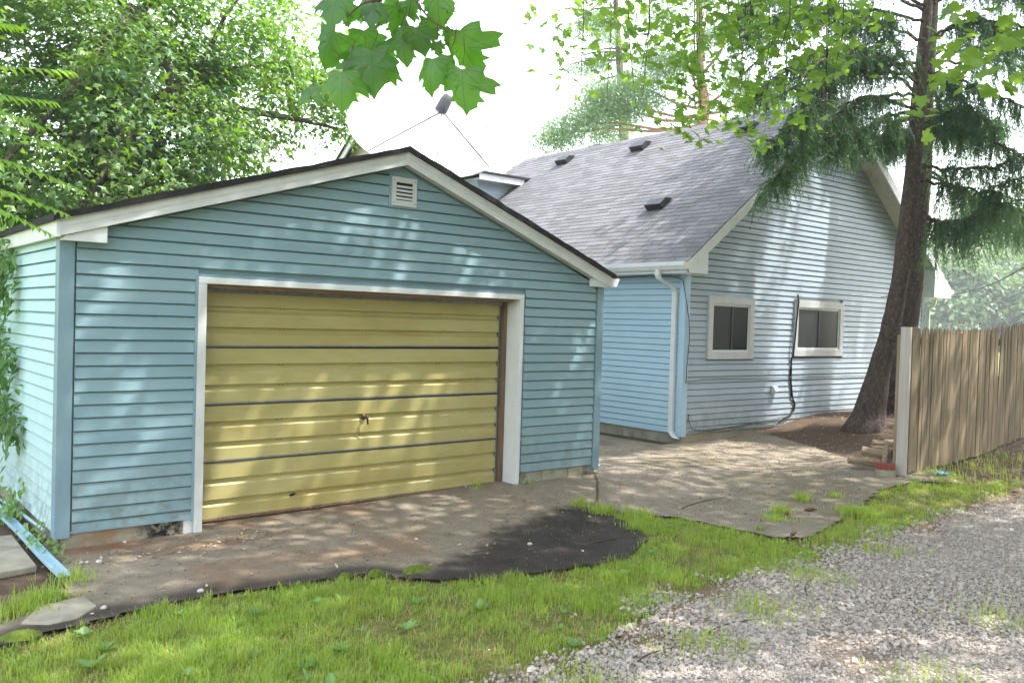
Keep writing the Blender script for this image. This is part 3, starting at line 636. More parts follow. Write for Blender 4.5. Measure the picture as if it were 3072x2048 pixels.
# left eave: fascia, soffit, gutter, downspout
box('eave_soffit', (EX0+.01,HY0-.34,zl-.16), (HX0-.002,HY1,zl-.145), m_soff, ho)
MB().prism([(EX0-.002,YR0-.02,zl-.12),(EX0-.075,YR0-.02,zl-.12),(EX0-.12,YR0-.02,zl-.06),(EX0-.12,YR0-.02,zl-.0),(EX0-.108,YR0-.02,zl-.0),(EX0-.108,YR0-.02,zl-.055),(EX0-.07,YR0-.02,zl-.11),(EX0-.002,YR0-.02,zl-.11)], (0,HY1-YR0,0)).build('gutter', m_gutter, ho)
box('gutter_cap', (EX0-.118,YR0-.026,zl-.118), (EX0-.004,YR0-.0205,zl-.004), m_gutter, ho)
box('eave_fascia', (EX0+.0,HY0+.004,zl-.17), (EX0+.012,HY1,zl+.01), m_white, ho)
def spout(parent, pts, wx, wy, m, name='downspout'):
    V = []; F = []
    for (x, y, z) in pts: V += [(x-wx,y-wy,z),(x+wx,y-wy,z),(x+wx,y+wy,z),(x-wx,y+wy,z)]
    for k in range(len(pts)-1):
        for q in range(4): F.append((k*4+q, k*4+(q+1) % 4, k*4+4+(q+1) % 4, k*4+4+q))
    F += [(3,2,1,0), tuple(len(pts)*4-4+q for q in range(4))]
    s = MB(); s.v = V; s.f = F; return s.build(name, m, parent, bevel=.006)
ys = 1.86
spout(ho, [(EX0-.06,ys,zl-.11),(EX0-.06,ys,zl-.20),(EX0-.03,ys,zl-.25),(HX0-.11,ys-.01,zl-.38),(HX0-.06,ys-.01,zl-.45),(HX0-.06,ys-.01,.25),(HX0-.065,ys-.02,.17),(HX0-.10,ys-.12,.10),(HX0-.12,ys-.2,.085)], .03, .042, m_gutter)
spout(ho, [(HX1+.3,HY0-.12,roofz(EX1)-.24),(HX1+.26,HY0-.12,roofz(EX1)-.36),(HX1+.08,HY0-.08,roofz(EX1)-.5),(HX1+.08,HY0-.08,.3)], .03, .04, m_gutter)
MB().prism([(EX1+.002,YR0-.02,zr_-.12),(EX1+.075,YR0-.02,zr_-.12),(EX1+.12,YR0-.02,zr_-.06),(EX1+.12,YR0-.02,zr_),(EX1+.002,YR0-.02,zr_)], (0,HY1-YR0,0)).build('gutter', m_gutter, ho)
# dryer vent hood
MB().prism([(11.86,HY0-.02,.86),(11.86,HY0-.02,.74),(11.86,HY0-.09,.74),(11.86,HY0-.12,.77),(11.86,HY0-.06,.86)], (.13,0,0)).build('dryer_vent', m_frame, ho, bevel=.004)
# low dormer on the far part of the roof
dm = MB().prism([(11.0,9.4,4.2),(12.9,9.4,5.3),(12.9,9.4,5.42),(11.0,9.4,5.30)], (0,1.1,0)).build('dormer', m_hs, ho)
for k in range(10):
    z0 = 4.45+k*.1
    if z0 > 5.15: break
    xr = RX-(RZ-z0)/SL
    MB().prism([(11.0,9.384,z0),(xr,9.384,z0),(xr+.12,9.396,z0+.1),(11.0,9.396,z0+.1)], (0,.012,0)).build('siding_course', m_hs, dm)
box('dormer_fascia', (10.85,9.12,5.21), (12.22,9.15,5.36), m_white, dm); box('dormer_soffit', (10.85,9.151,5.215), (12.2,9.4,5.23), m_soff, dm)
box('dormer_roof', (10.82,9.08,5.362), (12.42,10.5,5.41), m_black, dm)

# cables on the gable wall
def cable(pts, r_, label): return single(MB().tube(pts, r_, 6).build('wall_cable', m_cable), label, 'cable')
yc = HY0-.035
def wob(pts, n, amp):
    out = []
    for (a, b) in zip(pts, pts[1:]):
        for k in range(n):
            t = k/n; p = Vector(a).lerp(Vector(b), t); out.append(p+Vector((random.uniform(-amp,amp),0,random.uniform(-amp,amp))))
    return out+[Vector(pts[-1])]
cable(wob([(12.53,HY0-.06,2.52),(12.545,HY0-.07,2.36),(12.5,HY0-.07,2.0),(12.44,HY0-.065,1.4),(12.44,yc,1.36),(12.45,yc,.9),(12.52,yc,.62),(12.60,yc,.52),(12.57,yc,.4),(12.40,yc,.3),(12.1,yc,.22)], 3, .006), .015, 'thick black cable bundle running down beside the wider window')
cable(wob([(12.42,yc,1.36),(12.41,yc,.95),(12.48,yc,.65),(12.58,yc,.5),(12.52,yc,.36),(12.0,yc,.2),(11.2,yc,.23),(10.4,yc,.17),(9.9,yc,.16),(9.68,yc,.22),(9.58,yc,.36),(9.57,yc,.46)], 4, .008), .006, 'thin black cable looping low along the house wall to its corner')
cable(wob([(12.44,yc,1.2),(12.47,yc,.7),(12.57,yc,.52),(12.45,yc,.3),(11.9,yc,.26),(11.0,yc,.18),(10.2,yc,.19),(9.6,yc,.175)], 4, .012), .005, 'second thin cable sagging along the foot of the house wall')
cable(wob([(8.95,4.2,2.68),(9.38,3.2,2.68),(9.38,2.4,2.70),(9.40,1.95,2.68),(9.40,1.72,2.62),(9.40,1.66,2.4),(9.50,1.65,2.0),(9.53,1.65,1.7),(9.49,1.65,1.2),(9.48,1.65,.95)], 4, .006), .006, 'thin black cable under the eave bending down the house corner')
cable(wob([(9.48,1.65,.99),(10.4,1.655,1.02),(11.6,1.655,1.0),(12.6,1.655,1.01),(13.8,1.655,1.0),(15.2,1.655,1.0)], 5, .005), .005, 'thin dark wire clipped straight across the gable wall below the windows')

# ------------------------------------------------------------------ neighbour house gable far behind the dish
nb = thing('rear_house', (10.5, 11.9, 0), 'small beige house gable showing between the leafy maple and the white dish', 'house')
no, nu, nn = Vector((9.44,12.9,0)), Vector((0,-1,0)), Vector((-1,0,0))
def NP(a, d, z): return no+nu*a+nn*d+Vector((0,0,z))
MB().prism([NP(0,0,0),NP(2.0,0,0),NP(2.0,0,5.9),NP(1.0,0,6.62),NP(0,0,5.9)], -nn*1.3).build('wall', m_beige, nb)
for k in range(9):
    z0 = 5.62+k*.105; a0 = max(0, (z0-5.9)/.72); a1 = 2.0-a0
    if a1-a0 > .1: MB().prism([NP(a0,.016,z0),NP(a1,.016,z0),NP(a1,.004,z0+.103),NP(a0,.004,z0+.103)], -nn*.002).build('siding_course', m_beige, nb)
MB().prism([NP(-.2,.25,5.66),NP(1.0,.25,6.52),NP(1.0,.25,6.70),NP(-.2,.25,5.84)], -nn*.04).build('rake_fascia', m_white, nb)
MB().prism([NP(2.2,.25,5.66),NP(1.0,.25,6.52),NP(1.0,.25,6.70),NP(2.2,.25,5.84)], -nn*.04).build('rake_fascia', m_white, nb)
MB().prism([NP(-.25,.28,5.81),NP(1.0,.28,6.71),NP(2.25,.28,5.81),NP(2.25,.28,5.89),NP(1.0,.28,6.79),NP(-.25,.28,5.89)], -nn*1.6).build('roof', m_black, nb)

# ------------------------------------------------------------------ satellite dish
dc = Vector((6.25, 4.5, 4.68)); LNB = Vector((6.40, 4.20, 5.30))
sd = thing('satellite_dish', (6.6, 4.9, 0), 'large white satellite dish with grey feed cover rising behind the garage roof', 'satellite dish')
ax = Vector((-.28, -.66, .70)).normalized(); e1 = Vector((.773,-.634,0)); e1 = (e1-ax*e1.dot(ax)).normalized(); e2 = ax.cross(e1)
Rd = 1.27; fl = .95
def dpt(r_, a): return dc+e1*(r_*math.cos(a))+e2*(r_*math.sin(a))+ax*(r_*r_/(4*fl)-.12)
s = MB(); nr, na = 10, 48
for off in (0, -.018):
    for i in range(nr+1):
        for k in range(na): s.v.append(dpt(Rd*max(i,.02)/nr, 2*math.pi*k/na)+ax*off)
ly = (nr+1)*na
for i in range(nr):
    for k in range(na):
        k2 = (k+1) % na; s.f.append((i*na+k, (i+1)*na+k, (i+1)*na+k2, i*na+k2)); s.f.append((ly+i*na+k, ly+i*na+k2, ly+(i+1)*na+k2, ly+(i+1)*na+k))
for k in range(na): k2 = (k+1) % na; s.f.append((nr*na+k, ly+nr*na+k, ly+nr*na+k2, nr*na+k2))
s.build('reflector', m_dish, sd, True)
m_strut = mat('strut_grey', C(110,110,114), C(96,96,100), .5)
foc = LNB-Vector((.03,0,.12))
for a in (R(228), R(280), R(326)): MB().tube([dpt(Rd*.98, a), foc], .014, 6).build('strut', m_strut, sd)
MB().tube([dpt(.3, R(-95)), foc+Vector((.01,.02,0))], .004, 5).build('feed_cable', m_alu, sd)
fa = Vector((.36,-.25,.90)).normalized(); fb = LNB-fa*.15; fs = []
for t, r_ in ((0,.085),(.02,.10),(.08,.098),(.2,.092),(.28,.08),(.315,.05),(.325,.012)): fs.append((fb+fa*t, r_))
fc = MB().tube([p for p, _ in fs], [q for _, q in fs], 16).build('feed_cover', m_feed, sd, True)
MB().tube([fb-fa*.003, fb-fa*.02], .02, 8).build('feed_mount', m_dark, fc)
MB().tube([(6.6,4.9,0),(6.6,4.9,3.9),dc-ax*.25], .06, 10).build('pole', m_alu, sd)
MB().tube([dc-ax*.3, dc-ax*.13], .18, 12).build('mount', m_alu, sd)

# ------------------------------------------------------------------ fence
FE0 = Vector((8.86,-2.27,0)); fdir = Vector((4.33,.30,0)).normalized(); fn = Vector((fdir.y,-fdir.x,0))
fe = thing('picket_fence', FE0, 'weathered tan picket fence with loose boards and pale end post', 'fence')
pm = []
for v in range(4):
    w_ = .088; hh = 1.76+random.uniform(-.02,.02); th = .016; tp = .09
    s = MB().prism([(-w_/2,0,0),(w_/2,0,0),(w_/2,0,hh-tp),(w_*.2,0,hh-.012),(0,0,hh),(-w_*.2,0,hh-.012),(-w_/2,0,hh-tp)], (0,th,0))
    me = bpy.data.meshes.new('picket'); me.from_pydata([tuple(p) for p in s.v], [], s.f); me.materials.append(m_pick); me.update(); pm.append(me)
ang = math.atan2(fdir.y, fdir.x)
x = .10; k = 0
while x < 9.2:
    p = FE0+fdir*x; hgt = Hf(p.x, p.y)+.02+random.uniform(-.012,.012)
    loose = 3.0 < x < 4.1
    o = link('picket', pm[k % 4], fe, p-FE0+fn*(.0+random.uniform(0,.008))+Vector((0,0,hgt)), (random.gauss(0,.004), random.gauss(0,.010 if loose else .006), ang+random.gauss(0,.05 if loose else .02)))
    if loose and k % 3 == 0: o.rotation_euler[1] += random.choice((-.025,.03))
    x += .0895+random.uniform(-.002,.004)+0; k += 1
for zr in (.38, 1.0, 1.55):
    a = FE0-fn*.045; b = FE0+fdir*9.2-fn*.045
    MB().prism([a+Vector((0,0,zr+.17)), b+Vector((0,0,zr+.2)), b+Vector((0,0,zr+.29)), a+Vector((0,0,zr+.26))], -fn*.035).build('rail', m_pick, fe)
p = FE0-fdir*.02
s = MB().box((-.02,-.03,0),(.03,.085,1.80)); me = bpy.data.meshes.new('post'); me.from_pydata([tuple(q) for q in s.v], [], s.f); me.materials.append(m_fpost); me.update()
link('post', me, fe, Vector((-.015,.02,Hf(p.x,p.y)+.0)), (0,0,ang))
s2 = MB().box((-.045,-.045,-.1),(.045,.045,1.7))
for q in (.08, 2.5, 5.0, 7.4):
    pp = FE0+fdir*q-fn*.13; me = bpy.data.meshes.new('post'); me.from_pydata([tuple(v) for v in s2.v], [], s2.f); me.materials.append(m_pick); me.update(); link('post', me, fe, pp-FE0+Vector((0,0,Hf(pp.x,pp.y))), (0,0,ang))
wr = thing('pipe_rail', (16,3,0), 'white pipe rail with short uprights behind the picket fence', 'railing')
MB().tube([(13.6,-.6,1.90),(20,1.6,1.93)], .02, 8).build('rail', m_gutter, wr)
for k in range(4): xx = 13.6+k*2.1; MB().tube([(xx,-.6+k*.72,Hf(xx,-.6)),(xx,-.6+k*.72,2.03)], .025, 8).build('upright', m_gutter, wr)

# ------------------------------------------------------------------ foliage tools
def norm(a): return a/np.maximum(np.linalg.norm(a, axis=-1, keepdims=True), 1e-9)
def frames(n, nvec, tilt, dirv=None):
    """rotation matrices: columns = x, y(tip), z(normal); normals near nvec"""
    nv = norm(np.asarray(nvec, float)+rng.normal(0, tilt, (n, 3)))
    t = rng.normal(0, 1, (n, 3)) if dirv is None else np.asarray(dirv, float)+rng.normal(0, .35, (n, 3))
    y = norm(t-nv*(t*nv).sum(1, keepdims=True)); x = np.cross(y, nv); return np.stack([x, y, nv], -1)
def scatter(name, tv, tf, pos, rot, scale, mat_, parent=None, kind=None, smooth=False):
    tv = np.asarray(tv, float); tf = np.asarray(tf, int); n = len(pos); k = len(tv)
    sc_ = np.asarray(scale, float); sc_ = sc_[:, None, None] if sc_.ndim == 1 else sc_[:, None, :]
    V = np.einsum('nij,nkj->nki', rot, tv[None]*sc_)+np.asarray(pos)[:, None, :]
    F = tf[None]+(np.arange(n)*k)[:, None, None]
    if parent is not None: V = V-np.array(WL[parent])
    o = link(name, mesh_np(name, V.reshape(-1, 3), F.reshape(-1, tf.shape[1]), mat_, smooth), parent)
    return props(o, kind=kind)
ML = [(0,0),(.14,-.07),(.30,-.12),(.46,-.10),(.42,.02),(.45,.12),(.58,.16),(.72,.28),(.60,.34),(.64,.52),(.50,.50),(.33,.46),(.33,.57),(.42,.70),(.27,.71),(.23,.80),(.09,.90),(0,1.05)]
def maple(curl=.25, light=False):
    h = ML if not light else [ML[i] for i in (0,3,5,7,9,11,13,16,17)]
    out = h+[(-x, y) for x, y in h[-2:0:-1]]
    v = [(0,.30,0)]+[(x, y, -curl*(x*x)*1.0-curl*.35*max(y-.3,0)**2+.06*abs(x)) for x, y in out]; n = len(out)
    return np.array(v), np.array([(0, 1+i, 1+(i+1) % n) for i in range(n)])
MLV, MLF = maple(.3); MSV, MSF = maple(.35, True)
LFV = np.array([(0,0,0),(.2,.35,.05),(0,.45,-.03),(-.2,.35,.05),(.13,.72,0),(-.13,.72,0),(0,1,-.1)]); LFF = np.array([(0,1,2),(0,2,3),(1,4,2),(2,5,3),(4,6,2),(2,6,5)])
T3V = np.array([(0,.32,.03),(0,0,0),(.42,.28,-.06),(.17,.46,.02),(0,1.1,-.16),(-.17,.46,.02),(-.42,.28,-.06)]); T3F = np.array([(0,i,i+1 if i < 6 else 1) for i in range(1,7)])
SLV = np.array([(0,0,0),(.3,.45,.06),(0,1,-.06),(-.3,.45,.06)]); SLF = np.array([(0,1,2),(0,2,3)])
def limbs(mb_, p, d, length, r0, depth, spread=.6, tips=None, up_=.15, n=8):
    """recursive branching wood"""
    pts = [Vector(p)]; rad = [r0]; q = Vector(p); dd = Vector(d).normalized(); sg = 5
    for k in range(sg):
        dd = (dd+Vector((random.gauss(0,.16),random.gauss(0,.16),random.gauss(0,.10)+up_*.3))).normalized(); q = q+dd*length/sg; pts.append(q.copy()); rad.append(r0*(1-.55*(k+1)/sg))
    mb_.tube(pts, rad, max(4, n)); 
    if tips is not None and depth <= 1: tips += pts[2:]
    if depth > 0:
        for k in range(3 if depth > 1 else 4):
            i = random.randint(2, sg); a = (dd+Vector((random.gauss(0,spread),random.gauss(0,spread),random.gauss(0,spread*.6)))).normalized()
            limbs(mb_, pts[i], a, length*random.uniform(.5,.75), rad[i]*.7, depth-1, spread, tips, up_, n-2)
def leaf_cloud(tips, per, rad, flat, seedpts=None):
    T = np.array([tuple(t) for t in tips]); P = np.repeat(T, per, 0)
    return P+rng.normal(0, 1, P.shape)*np.array([rad, rad, rad*flat])

# ------------------------------------------------------------------ big leafy tree behind the garage
def broadleaf(name, label, base, hgt, rtrunk, lean, crown_c, crown_r, ncl, per, lsize, m_l, m_b, tv, tf, clr=.55, group=None, cat='tree', limbn=7, keepf=None):
    t = thing(name, base, label, cat, group); b = Vector(base)
    mb_ = MB(); top = b+Vector(lean)+Vector((0,0,hgt*.62)); tp = [b+Vector((0,0,-.3))]; rd = [rtrunk*1.5]
    for k in range(1, 8): f = k/7; tp.append(b.lerp(top, f)+Vector((random.gauss(0,.08),random.gauss(0,.08),0))); rd.append(rtrunk*(1.15-.6*f))
    mb_.tube(tp, rd, 10, jit=.12)
    cc, cr = Vector(crown_c), Vector(crown_r); cl = []
    while len(cl) < ncl:
        v = rng.normal(0, 1, 3); v /= np.linalg.norm(v); q = rng.random()**.45
        p = np.array(cc)+v*q*np.array(cr)
        if keepf is None or keepf(p): cl.append(p)
    for k in range(limbn*3):
        tgt = Vector(cl[random.randrange(len(cl))]); st = tp[random.randint(3, 7)]; mid = st.lerp(tgt, .5)+Vector((random.gauss(0,.3),random.gauss(0,.3),.35))
        r0 = rtrunk*random.uniform(.18,.42)
        mb_.tube([st, st.lerp(mid,.5)+Vector((0,0,.1)), mid, mid.lerp(tgt,.5)+Vector((random.gauss(0,.15),random.gauss(0,.15),0)), tgt], [r0, r0*.8, r0*.6, r0*.4, r0*.12], 6)
    mb_.build('trunk', m_b, t, True)
    cl = np.array(cl); P = np.repeat(cl, per, 0)
    sz = np.repeat(rng.uniform(.6,1.25,len(cl)), per)[:, None]*clr
    g = rng.normal(0, 1, P.shape); P = P+g*sz*np.array([1,1,.55]); P[:,2] -= .25*np.hypot(g[:,0], g[:,1])*sz[:,0]
    out = norm(P-np.array(cc))*.5+np.array([0,0,.8])
    rot = frames(len(P), out, .55, np.stack([g[:,0], g[:,1], -np.full(len(P), .7)], -1))
    scatter('crown', tv, tf, P, rot, rng.uniform(.65,1.35,len(P))*np.repeat(rng.uniform(.75,1.25,len(cl)), per)*lsize, m_l, t, 'stuff'); return t
broadleaf('maple_tree', 'tall dense maple behind the garage left of the white dish', (2.9, 10.0, 0), 12, .42, (.2,-.1,0), (2.9,10.2,5.4), (5.3,3.2,4.9), 470, 150, .132, m_leafA, m_bark2, T3V, T3F, .34, 'trees behind the garage', limbn=8, keepf=lambda p: not (p[0]-.35*(p[1]-10) > 6.1 and p[2] < 5.9))
broadleaf('maple_tree', 'leafy maple whose trunk stands beside the garage rear corner, beyond the bright fronds', (-2.2, 9.2, 0), 11, .3, (-.2,.1,0), (-1.9,9.4,5.4), (3.0,2.6,4.4), 150, 150, .12, m_leafA, m_bark2, T3V, T3F, .33, 'trees behind the garage')

# ------------------------------------------------------------------ spruces
def bez(pts, n):
    P = [Vector(p) for p in pts]; out = []
    for i in range(len(P)-1):
        p0, p1, p2, p3 = P[max(i-1,0)], P[i], P[i+1], P[min(i+2,len(P)-1)]
        for k in range(n):
            t = k/n; out.append(.5*((2*p1)+(p2-p0)*t+(2*p0-5*p1+4*p2-p3)*t*t+(3*p1-p0-3*p2+p3)*t**3))
    return out+[P[-1]]
NEV = np.array([(-.5,0,0),(.5,0,0),(0,1,0)]); NEF = np.array([(0,1,2)])
def spruce(name, label, trunk, rad, brs, topn=True):
    base = trunk[0]; t = thing(name, (base[0],base[1],Hf(base[0],base[1])), label, 'spruce', 'spruces beside the house')
    mb_ = MB(); tp = bez(trunk, 4); n = len(tp)
    rr = np.interp(np.linspace(0,1,n), np.linspace(0,1,len(rad)), rad)
    top = tp[-1]+(tp[-1]-tp[-4])*2.2; tp2 = tp+[tp[-1].lerp(top,.5), top]; rr = list(rr)+[rr[-1]*.7, .04]
    tp2 = [tp2[0]-Vector((.06,0,.3)), tp2[0]-Vector((.02,0,.04))]+tp2[1:]; rr = [rr[0]*1.75, rr[0]*1.12]+rr[1:]
    mb_.tube(tp2, rr, 14, jit=.10)
    for k in range(26):  # broken stubs
        i = random.randint(6, n-1); a = random.uniform(0,6.28); d = Vector((math.cos(a),math.sin(a),random.uniform(-.4,.1))); mb_.tube([tp[i]+d*rr[i]*.8, tp[i]+d*(rr[i]+random.uniform(.03,.18))], [.012,.006], 4)
    mb_.build('trunk', m_bark, t, True)
    NP_, ND, NS = [], [], []
    wood = MB()
    full = []
    for bp_, L, dens, side in brs:
        full.append((bp_, L, dens, side))
        for _ in range(1):
            j = Vector((random.gauss(0,.25),random.gauss(0,.35),random.gauss(0,.3))); st = Vector((0,0,random.uniform(-.35,.35))); m4 = len(bp_)-1
            full.append(([Vector(q)+st*(1-i/m4)+j*(i/m4)+Vector((random.gauss(0,.08),random.gauss(0,.08),0))*(0 < i) for i, q in enumerate(bp_)], L*.8, 1, side))
    for bp_, L, dens, side in full:
        cv = bez(bp_, 9); m = len(cv); cv = [q+Vector((random.gauss(0,.025),random.gauss(0,.025),random.gauss(0,.02)))*(i > 0) for i, q in enumerate(cv)]; wood.tube(cv, [.026*(1-.8*i/m)+.005 for i in range(m)], 5)
        for i in range(max(3, int(m*.24)), m):
            d = (cv[i]-cv[i-1]).normalized(); pr = Vector((-d.y, d.x, 0)).normalized(); f = i/m
            for sgn in (-1, 1):
                for _ in range(dens):
                    tl = side*random.uniform(.35,1.0)*(1.1-.5*f); dv = (pr*sgn+d*random.uniform(.2,.9)+Vector((0,0,random.uniform(-.5,.35)))).normalized(); p0 = cv[i].lerp(cv[i-1], random.random()); q = p0; pts = [p0]
                    ns = 5
                    for s_ in range(ns): dv = (dv+Vector((0,0,-.10))).normalized(); q = q+dv*tl/ns; pts.append(q)
                    wood.tube(pts, [.008,.007,.006,.005,.004,.003], 3, False)
                    for s_ in range(1, ns+1):
                        for _2 in range(1 if random.random() < .75 else 2):
                            l_ = L*1.25*random.uniform(.25,1.0)*(1-.25*f); a0 = pts[s_]; dr_ = Vector((dv.x*.35+random.gauss(0,.14), dv.y*.35+random.gauss(0,.14), -1)).normalized()
                            nn_ = max(8, int(l_*62)); tt = rng.random(nn_)
                            pp = np.array(a0)[None]+np.array(dr_)[None]*(tt*l_)[:,None]+rng.normal(0,.006,(nn_,3)); dd = norm(np.array(dr_)[None]*.9+rng.normal(0,.38,(nn_,3)))
                            NP_.append(pp); ND.append(dd); NS.append(rng.uniform(.04,.08,nn_)*(1-.4*tt))
                        nn_ = 7; tt = rng.random((nn_,1)); a0, a1 = np.array(pts[s_-1]), np.array(pts[s_])
                        NP_.append(a0*(1-tt)+a1*tt); ND.append(norm(np.array(dv)[None]*.6+rng.normal(0,.6,(nn_,3)))); NS.append(rng.uniform(.045,.085,nn_))
    for k in range(34 if topn else 0):   # upper crown
        z0 = random.uniform(9.0, 14.0); i = len(tp)-1; c0 = tp2[-1].lerp(tp[-1], max(0,(tp2[-1].z-z0)/(tp2[-1].z-tp[-1].z))); a = k*2.4; l_ = (15.0-z0)*.42+.5; e = c0+Vector((math.cos(a)*l_, math.sin(a)*l_, -.15*l_)); wood.tube([c0, e], [.03,.008], 4)
        for q in range(int(l_*6)):
            b_ = c0.lerp(e, random.uniform(.1,1))+Vector((random.gauss(0,.25),random.gauss(0,.25),0)); nn_ = 34; tt = rng.random((nn_,1))
            NP_.append(np.array(b_)[None]-np.array([0,0,.55])*tt+rng.normal(0,.03,(nn_,3))); ND.append(norm(rng.normal(0,.6,(nn_,3))+np.array([0,0,-.7]))); NS.append(rng.uniform(.07,.13,nn_))
    props(wood.build('branches', m_bark, t), kind='stuff')
    P = np.concatenate(NP_); D = np.concatenate(ND); S = np.concatenate(NS); n = len(P)
    nv = norm(np.cross(D, rng.normal(0,1,(n,3)))); x_ = np.cross(D, nv); rot = np.stack([x_, D, nv], -1)
    scatter('needles', NEV, NEF, P, rot, np.stack([S*.26, S, S], -1), m_needle, t, 'stuff'); return t
BR = {'L1':[(13.34,-0.04,5.72),(11.91,0.10,5.65),(10.38,0.04,4.86),(9.13,-0.13,3.98)],'L2':[(13.33,-0.04,5.55),(12.37,0.10,5.35),(11.37,-0.00,4.80),(10.50,-0.07,4.61)],
'L3':[(13.36,-0.04,6.29),(11.71,0.03,6.40),(10.07,0.06,5.95),(8.82,0.03,5.12)],'L4':[(13.39,-0.04,6.92),(11.70,0.04,6.94),(9.99,0.15,6.69),(8.50,0.06,5.88)],
'L5':[(13.40,-0.04,7.44),(11.49,0.23,7.52),(9.79,0.32,7.03),(8.80,0.47,6.38)],'L6':[(13.36,-0.04,6.01),(12.54,0.12,6.27),(11.54,0.16,6.29),(10.81,0.23,5.99)],
'L7':[(13.33,-0.04,5.32),(12.87,0.07,5.15),(12.37,0.09,5.02),(12.01,0.12,4.86)],'L8':[(13.37,-0.04,6.52),(10.84,0.08,5.86),(9.70,-0.05,4.88),(8.97,-0.12,4.38)],
'R1':[(13.44,-0.10,6.18),(13.81,-0.41,6.25),(13.82,-1.07,5.90),(13.75,-1.67,5.51)],'R2':[(13.45,-0.10,6.93),(13.98,-0.52,7.29),(14.11,-1.28,7.03),(13.99,-1.84,6.59)],
'R3':[(13.42,-0.12,5.32),(13.78,-0.41,5.39),(13.70,-0.99,5.18),(13.63,-1.60,4.76)],'R4':[(13.41,-0.13,4.51),(13.79,-0.44,4.42),(13.71,-1.02,4.29),(13.72,-1.68,4.44)],
'R5':[(13.39,-0.13,3.94),(13.75,-0.43,3.78),(13.62,-0.97,3.84),(13.20,-1.78,4.05)],'R6':[(13.47,-0.09,7.62),(14.20,-0.68,7.99),(14.32,-1.44,7.59),(14.11,-1.92,7.14)],
'R8':[(15.04,0.64,5.88),(15.12,1.10,5.83),(15.10,1.49,5.70),(15.19,1.81,5.55)],'R9':[(15.11,0.61,6.64),(15.82,0.53,6.25),(16.69,0.46,6.20),(17.64,0.33,6.27)]}
spruce('spruce_tree', 'leaning spruce in front of its twin, roots nearest the concrete slab', [(12.71,0.32,0.28),(12.86,0.23,1.11),(13.00,0.13,1.86),(13.10,0.07,2.52),(13.16,0.04,3.01),(13.29,-0.03,4.74),(13.35,-0.04,5.89),(13.47,-0.09,7.62)], [.30,.19,.16,.145,.14,.125,.115,.08],
       [(BR['L1'],.5,2,.5),(BR['L2'],.42,1,.45),(BR['L3'],.42,2,.55),(BR['L4'],.45,2,.6),(BR['L5'],.5,2,.6),(BR['L6'],.5,1,.5),(BR['L7'],.25,1,.25),(BR['L8'],.5,2,.5),
        (BR['R1'],.7,1,.45),(BR['R2'],.7,1,.5),(BR['R3'],.75,1,.45),(BR['R4'],.8,1,.4),(BR['R5'],.95,1,.42),(BR['R6'],.6,2,.5)])
spruce('spruce_tree', 'spruce partly hidden behind the leaning one and the fence post', [(14.87,0.88,0.3),(14.72,0.77,1.04),(14.89,0.67,2.60),(14.93,0.65,3.14),(15.04,0.62,5.05),(15.07,0.63,6.33),(15.14,0.62,8.23)], [.34,.20,.165,.155,.14,.12,.09],
       [(BR['R8'],.7,2,.4),(BR['R9'],.7,2,.5),([(15.1,.6,7.2),(16,-.2,7.3),(16.8,-1.2,6.8),(17.2,-2,6.4)],.7,2,.5),([(15.05,.6,4.9),(15.9,-.2,4.4),(16.5,-.9,4.2),(17,-1.7,4.3)],.8,2,.45)])

# ------------------------------------------------------------------ maple overhanging the drive
mt = thing('maple_tree', (8.6,-7.6,0), 'maple with pale green leaves hanging over the driveway and roof', 'tree')
mb_ = MB(); mb_.tube([(8.6,-7.6,-.2),(8.6,-7.55,1.2),(8.5,-7.4,3),(8.3,-7.1,5),(8.0,-6.6,7)], [.42,.30,.27,.23,.17], 12, jit=.1)
for tg in ((6.3,-1.2,6.0),(6.2,.4,6.4),(7.1,-2.2,6.1),(5.2,-4.6,5.0),(3,-4,7.5),(10.5,-2.5,8),(12,-4,8.5),(6.9,-3.4,5.2),(9,-.5,8.2),(1,-5.4,6.0),(4.5,-2,8.2),(13.5,-3,9),(5.5,-7,8)):
    a = Vector((8.3,-7.1,random.uniform(4.2,6.2))); b = Vector(tg); mid = a.lerp(b,.5)+Vector((0,0,.9)); mb_.tube(bez([a, mid, b], 5), np.linspace(.09,.012,11), 6)
for (x0, y0, z0) in ((6.3,-1.2,6.0),(6.45,-.9,5.9),(6.2,-.6,6.0),(6.7,-1.6,5.8),(6.1,.3,6.2),(6.9,-1.9,5.8)):
    for k in range(3): q = Vector((x0+random.gauss(0,.25),y0+random.gauss(0,.25),z0)); mb_.tube([q, q+Vector((.03,0,-.7)), q+Vector((random.gauss(0,.1),random.gauss(0,.1),-1.5))], [.008,.006,.003], 4)
mb_.build('trunk', m_bark2, mt, True)
SP = [(5.94,0.86,5.69),(6.14,0.68,5.19),(6.06,0.10,5.54),(6.22,-0.04,5.18),(6.09,-0.57,5.38),(6.21,-0.68,4.84),(6.38,-0.82,5.16),(6.45,-0.88,4.62),(6.18,-1.30,5.22),(6.33,-1.43,4.79),(6.42,-1.51,4.43),(6.58,-1.62,5.09),(6.70,-1.73,4.66),(6.80,-1.80,5.24),(6.89,-1.88,4.92),(6.87,-1.50,4.25),(6.49,-0.67,4.40),(7.11,-2.06,5.25),(7.34,-2.24,5.33),(6.69,-1.09,4.37),(6.26,0.60,5.87),(6.31,-0.09,5.75),(6.29,-0.73,5.57),(6.32,-1.41,5.41),(6.66,-1.68,5.38),(7.00,-1.96,5.43)]
SPs = [(6.43,-0.62,4.18),(6.93,-1.29,4.07),(6.82,-2.48,4.80),(6.74,-2.15,4.61)]
SP2 = [(5.81,-4.25,4.21),(5.69,-4.16,4.04),(4.92,-4.83,3.67),(5.77,-4.21,4.39),(6.16,-3.88,4.46),(6.60,-3.61,4.23),(6.96,-3.27,4.00),(4.97,-4.87,3.88)]
